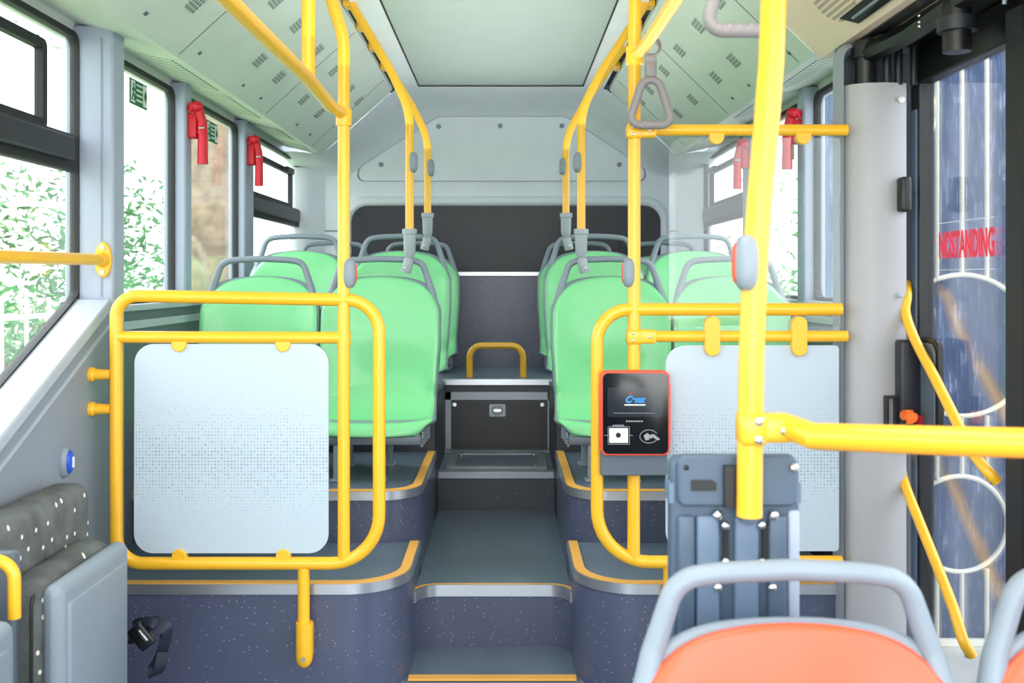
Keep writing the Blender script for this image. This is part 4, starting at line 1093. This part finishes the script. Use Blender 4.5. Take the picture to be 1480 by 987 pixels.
# trees and bushes
def leaf_mesh(cs, n, size, seed):
    rnd = random.Random(seed); m = MB()
    for (c, r) in cs:
        for _ in range(n):
            while True:
                d = Vector((rnd.uniform(-1, 1), rnd.uniform(-1, 1), rnd.uniform(-1, 1)))
                if d.length < 1: break
            p = Vector(c)+Vector((d.x*r[0], d.y*r[1], d.z*r[2]))
            a = Vector((rnd.gauss(0, 1), rnd.gauss(0, 1), rnd.gauss(0, .6))).normalized(); b = a.orthogonal().normalized()
            b.rotate(Matrix.Rotation(rnd.uniform(0, 6.28), 3, a))
            s = size*rnd.uniform(.6, 1.3)
            m.quad(p-a*s, p+b*s*.35, p+a*s, p-b*s*.35)
    return m
def tree(x, y, r, label, crown, n, size, seed, lm, bark=True):
    e = empty('tree', (x, y, GZ), label, 'tree', 'trees outside the left windows' if x < 0 else 'trees outside the right windows')
    rnd = random.Random(seed)
    pts = [(x+rnd.uniform(-.06, .06)*k*.3, y, GZ+k*.5) for k in range(11)]
    MB().tube(smoothp(pts, 3), [r*(1.25-.5*i/30) for i in range(31)], 14).build('trunk', M['bark'], e)
    m = MB()
    for c, rr in crown:
        m.tube(smoothp([(x, y, GZ+1.3), ((x+c[0])/2, (y+c[1])/2, (GZ+1.8+c[2])/2), c], 4), [.05-.004*i for i in range(9)], 6)
    m.build('branch', M['bark'], e)
    leaf_mesh(crown, n, size, seed).build('foliage', lm, e, keep=True)
def bush(x, y, rx, ry, h, label, n, size, seed, lm):
    e = empty('bush', (x, y, GZ), label, 'bush', 'bushes outside')
    cs = [((x, y, GZ+h*.5), (rx, ry, h*.55))]
    leaf_mesh(cs, n, size, seed).build('foliage', lm, e, keep=True)
    m = MB()
    for k in range(7):
        a = k*.9; m.tube([(x, y, GZ), (x+rx*.3*math.cos(a), y+ry*.3*math.sin(a), GZ+h*.5), (x+rx*.6*math.cos(a), y+ry*.6*math.sin(a), GZ+h*.9)], [.02, .014, .006], 6)
    m.build('stem', M['bark'], e)
tree(-1.95, 6.6, .235, 'thick brown tree trunk standing outside the second tall left window', [((-2.6, 7.2, 2.2), (1.2, 1.2, .7))], 400, .04, 1, M['leaf2'])
tree(-3.9, 9.5, .07, 'slender leafy tree outside behind the white fence', [((-3.9, 9.5, .5), (1.0, .9, .7)), ((-3.9, 9.9, .0), (.7, .7, .5))], 700, .055, 2, M['leaf'])
tree(-5.6, 9.2, .05, 'thin young tree outside the near left window', [((-4.9, 9.0, .7), (.8, .8, .5)), ((-5.4, 9, .1), (.8, .8, .6))], 260, .05, 3, M['leaf2'])
bush(-4.15, 8.7, .9, .8, 1.7, 'leafy bush outside by the end of the white fence', 1500, .055, 4, M['leaf'])
bush(-4.6, 8.8, .8, .8, 1.35, 'low pale bush outside behind the white fence', 1500, .055, 5, M['leaf2'])
bush(-5.6, 8.4, .9, .8, 1.4, 'bush outside the lower part of the near left window', 1500, .055, 6, M['leaf'])
bush(-3.0, 10.4, .8, .8, 1.9, 'bush outside behind the thick brown tree trunk', 1500, .055, 7, M['leaf'])
bush(3.0, 10.0, .9, .8, 1.8, 'pale bush outside the right windows beyond the aisle', 1500, .055, 8, M['leaf2'])
tree(4.2, 13.5, .08, 'faint tree outside the right hopper window', [((3.9, 13.5, .6), (1.2, .9, .9))], 200, .06, 9, M['leaf2'])
# white fence
e = empty('fence', (-3.1, 6.5, GZ), 'white iron bar fence outside the near left window', 'fence')
for k in range(14):
    y = 4.9+k*.32
    MB().cyl((-3.1, y, GZ), (-3.1, y, -.13+(.05 if k % 2 else 0)), .013, 8).build('bar', M['white'], e)
for z in (-.25, -1.3):
    MB().box(-3.115, -3.085, 4.8, 9.2, z-.015, z+.015).build('rail', M['white'], e)
# red banner beside the fence
MB().prism([(5.35, .15), (5.72, .25), (5.75, -.1), (5.68, .0), (5.5, -.16), (5.4, -.05)], 'x', -2.86, -2.84).build('banner', M['red'], label='red cloth banner outside the near left window', cat='banner') if False else None

# ------------------------------------------------------------------ lights, world, camera
w = bpy.data.worlds.new('world'); bpy.context.scene.world = w; w.use_nodes = True
nt = w.node_tree; bg = nt.nodes['Background']
tc = nt.nodes.new('ShaderNodeTexCoord'); sp = nt.nodes.new('ShaderNodeSeparateXYZ'); r = nt.nodes.new('ShaderNodeValToRGB')
nt.links.new(tc.outputs['Generated'], sp.inputs[0]); nt.links.new(sp.outputs[2], r.inputs[0])
r.color_ramp.elements[0].position = 0; r.color_ramp.elements[0].color = (.96, .98, 1, 1)
r.color_ramp.elements[1].position = .6; r.color_ramp.elements[1].color = (.86, .93, 1, 1)
nt.links.new(r.outputs[0], bg.inputs[0]); bg.inputs[1].default_value = 3.5
def area(loc, rot, sx, sy, power, col=(1, 1, 1)):
    l = bpy.data.lights.new('lamp', 'AREA'); l.shape = 'RECTANGLE'; l.size = sx; l.size_y = sy; l.energy = power; l.color = col
    o = bpy.data.objects.new('fill_lamp', l); C.objects.link(o); o.location = (loc[0], loc[1], loc[2]+H); o.rotation_euler = rot  # added fill lights, not fittings of the bus
area((0, -1.0, .1), (PI/2, 0, 0), 2.1, 1.6, 15, (1, .99, .97))  # added fill behind the camera, in place of windscreen daylight
area((-.02, 3.0, .55), (PI, 0, 0), .9, 4.2, 10, (1, .99, .97))  # added uplight hanging mid-air to brighten the ceiling, unseen from below
area((-.02, .2, .55), (PI, 0, 0), .9, 1.2, 5, (1, .98, .95))  # added uplight for the ceiling near the camera
area((-3.0, 3.6, 2.3), (0, math.radians(-50), 0), 1.6, 4.4, 130, (.96, .98, 1))  # added lamp outside the left windows, above view, boosting sky light
area((3.0, 3.6, 2.3), (0, math.radians(50), 0), 1.6, 4.4, 130, (1, .98, .96))  # added counterpart outside the right windows
area((0, .9, .97), (0, 0, 0), .8, 1.4, 12, (1, .98, .95))  # added downward fill above the frame, no fitting there

cam = bpy.data.cameras.new('camera'); co = bpy.data.objects.new('camera', cam); C.objects.link(co)
co.location = (0, 0, H); co.rotation_euler = (PI/2, 0, 0)
cam.lens = 1450*36/1480; cam.sensor_width = 36; cam.shift_x = 10/1480; cam.shift_y = -91.5/1480
cam.dof.use_dof = True; cam.dof.focus_distance = 3.3; cam.dof.aperture_fstop = 5.6
cam.clip_start = .05
S = bpy.context.scene; S.camera = co
S.view_settings.view_transform = 'Standard'; S.view_settings.look = 'None'; S.view_settings.exposure = .38
S.cycles.max_bounces = 12; S.cycles.diffuse_bounces = 6; S.cycles.transparent_max_bounces = 16
S.cycles.caustics_reflective = False
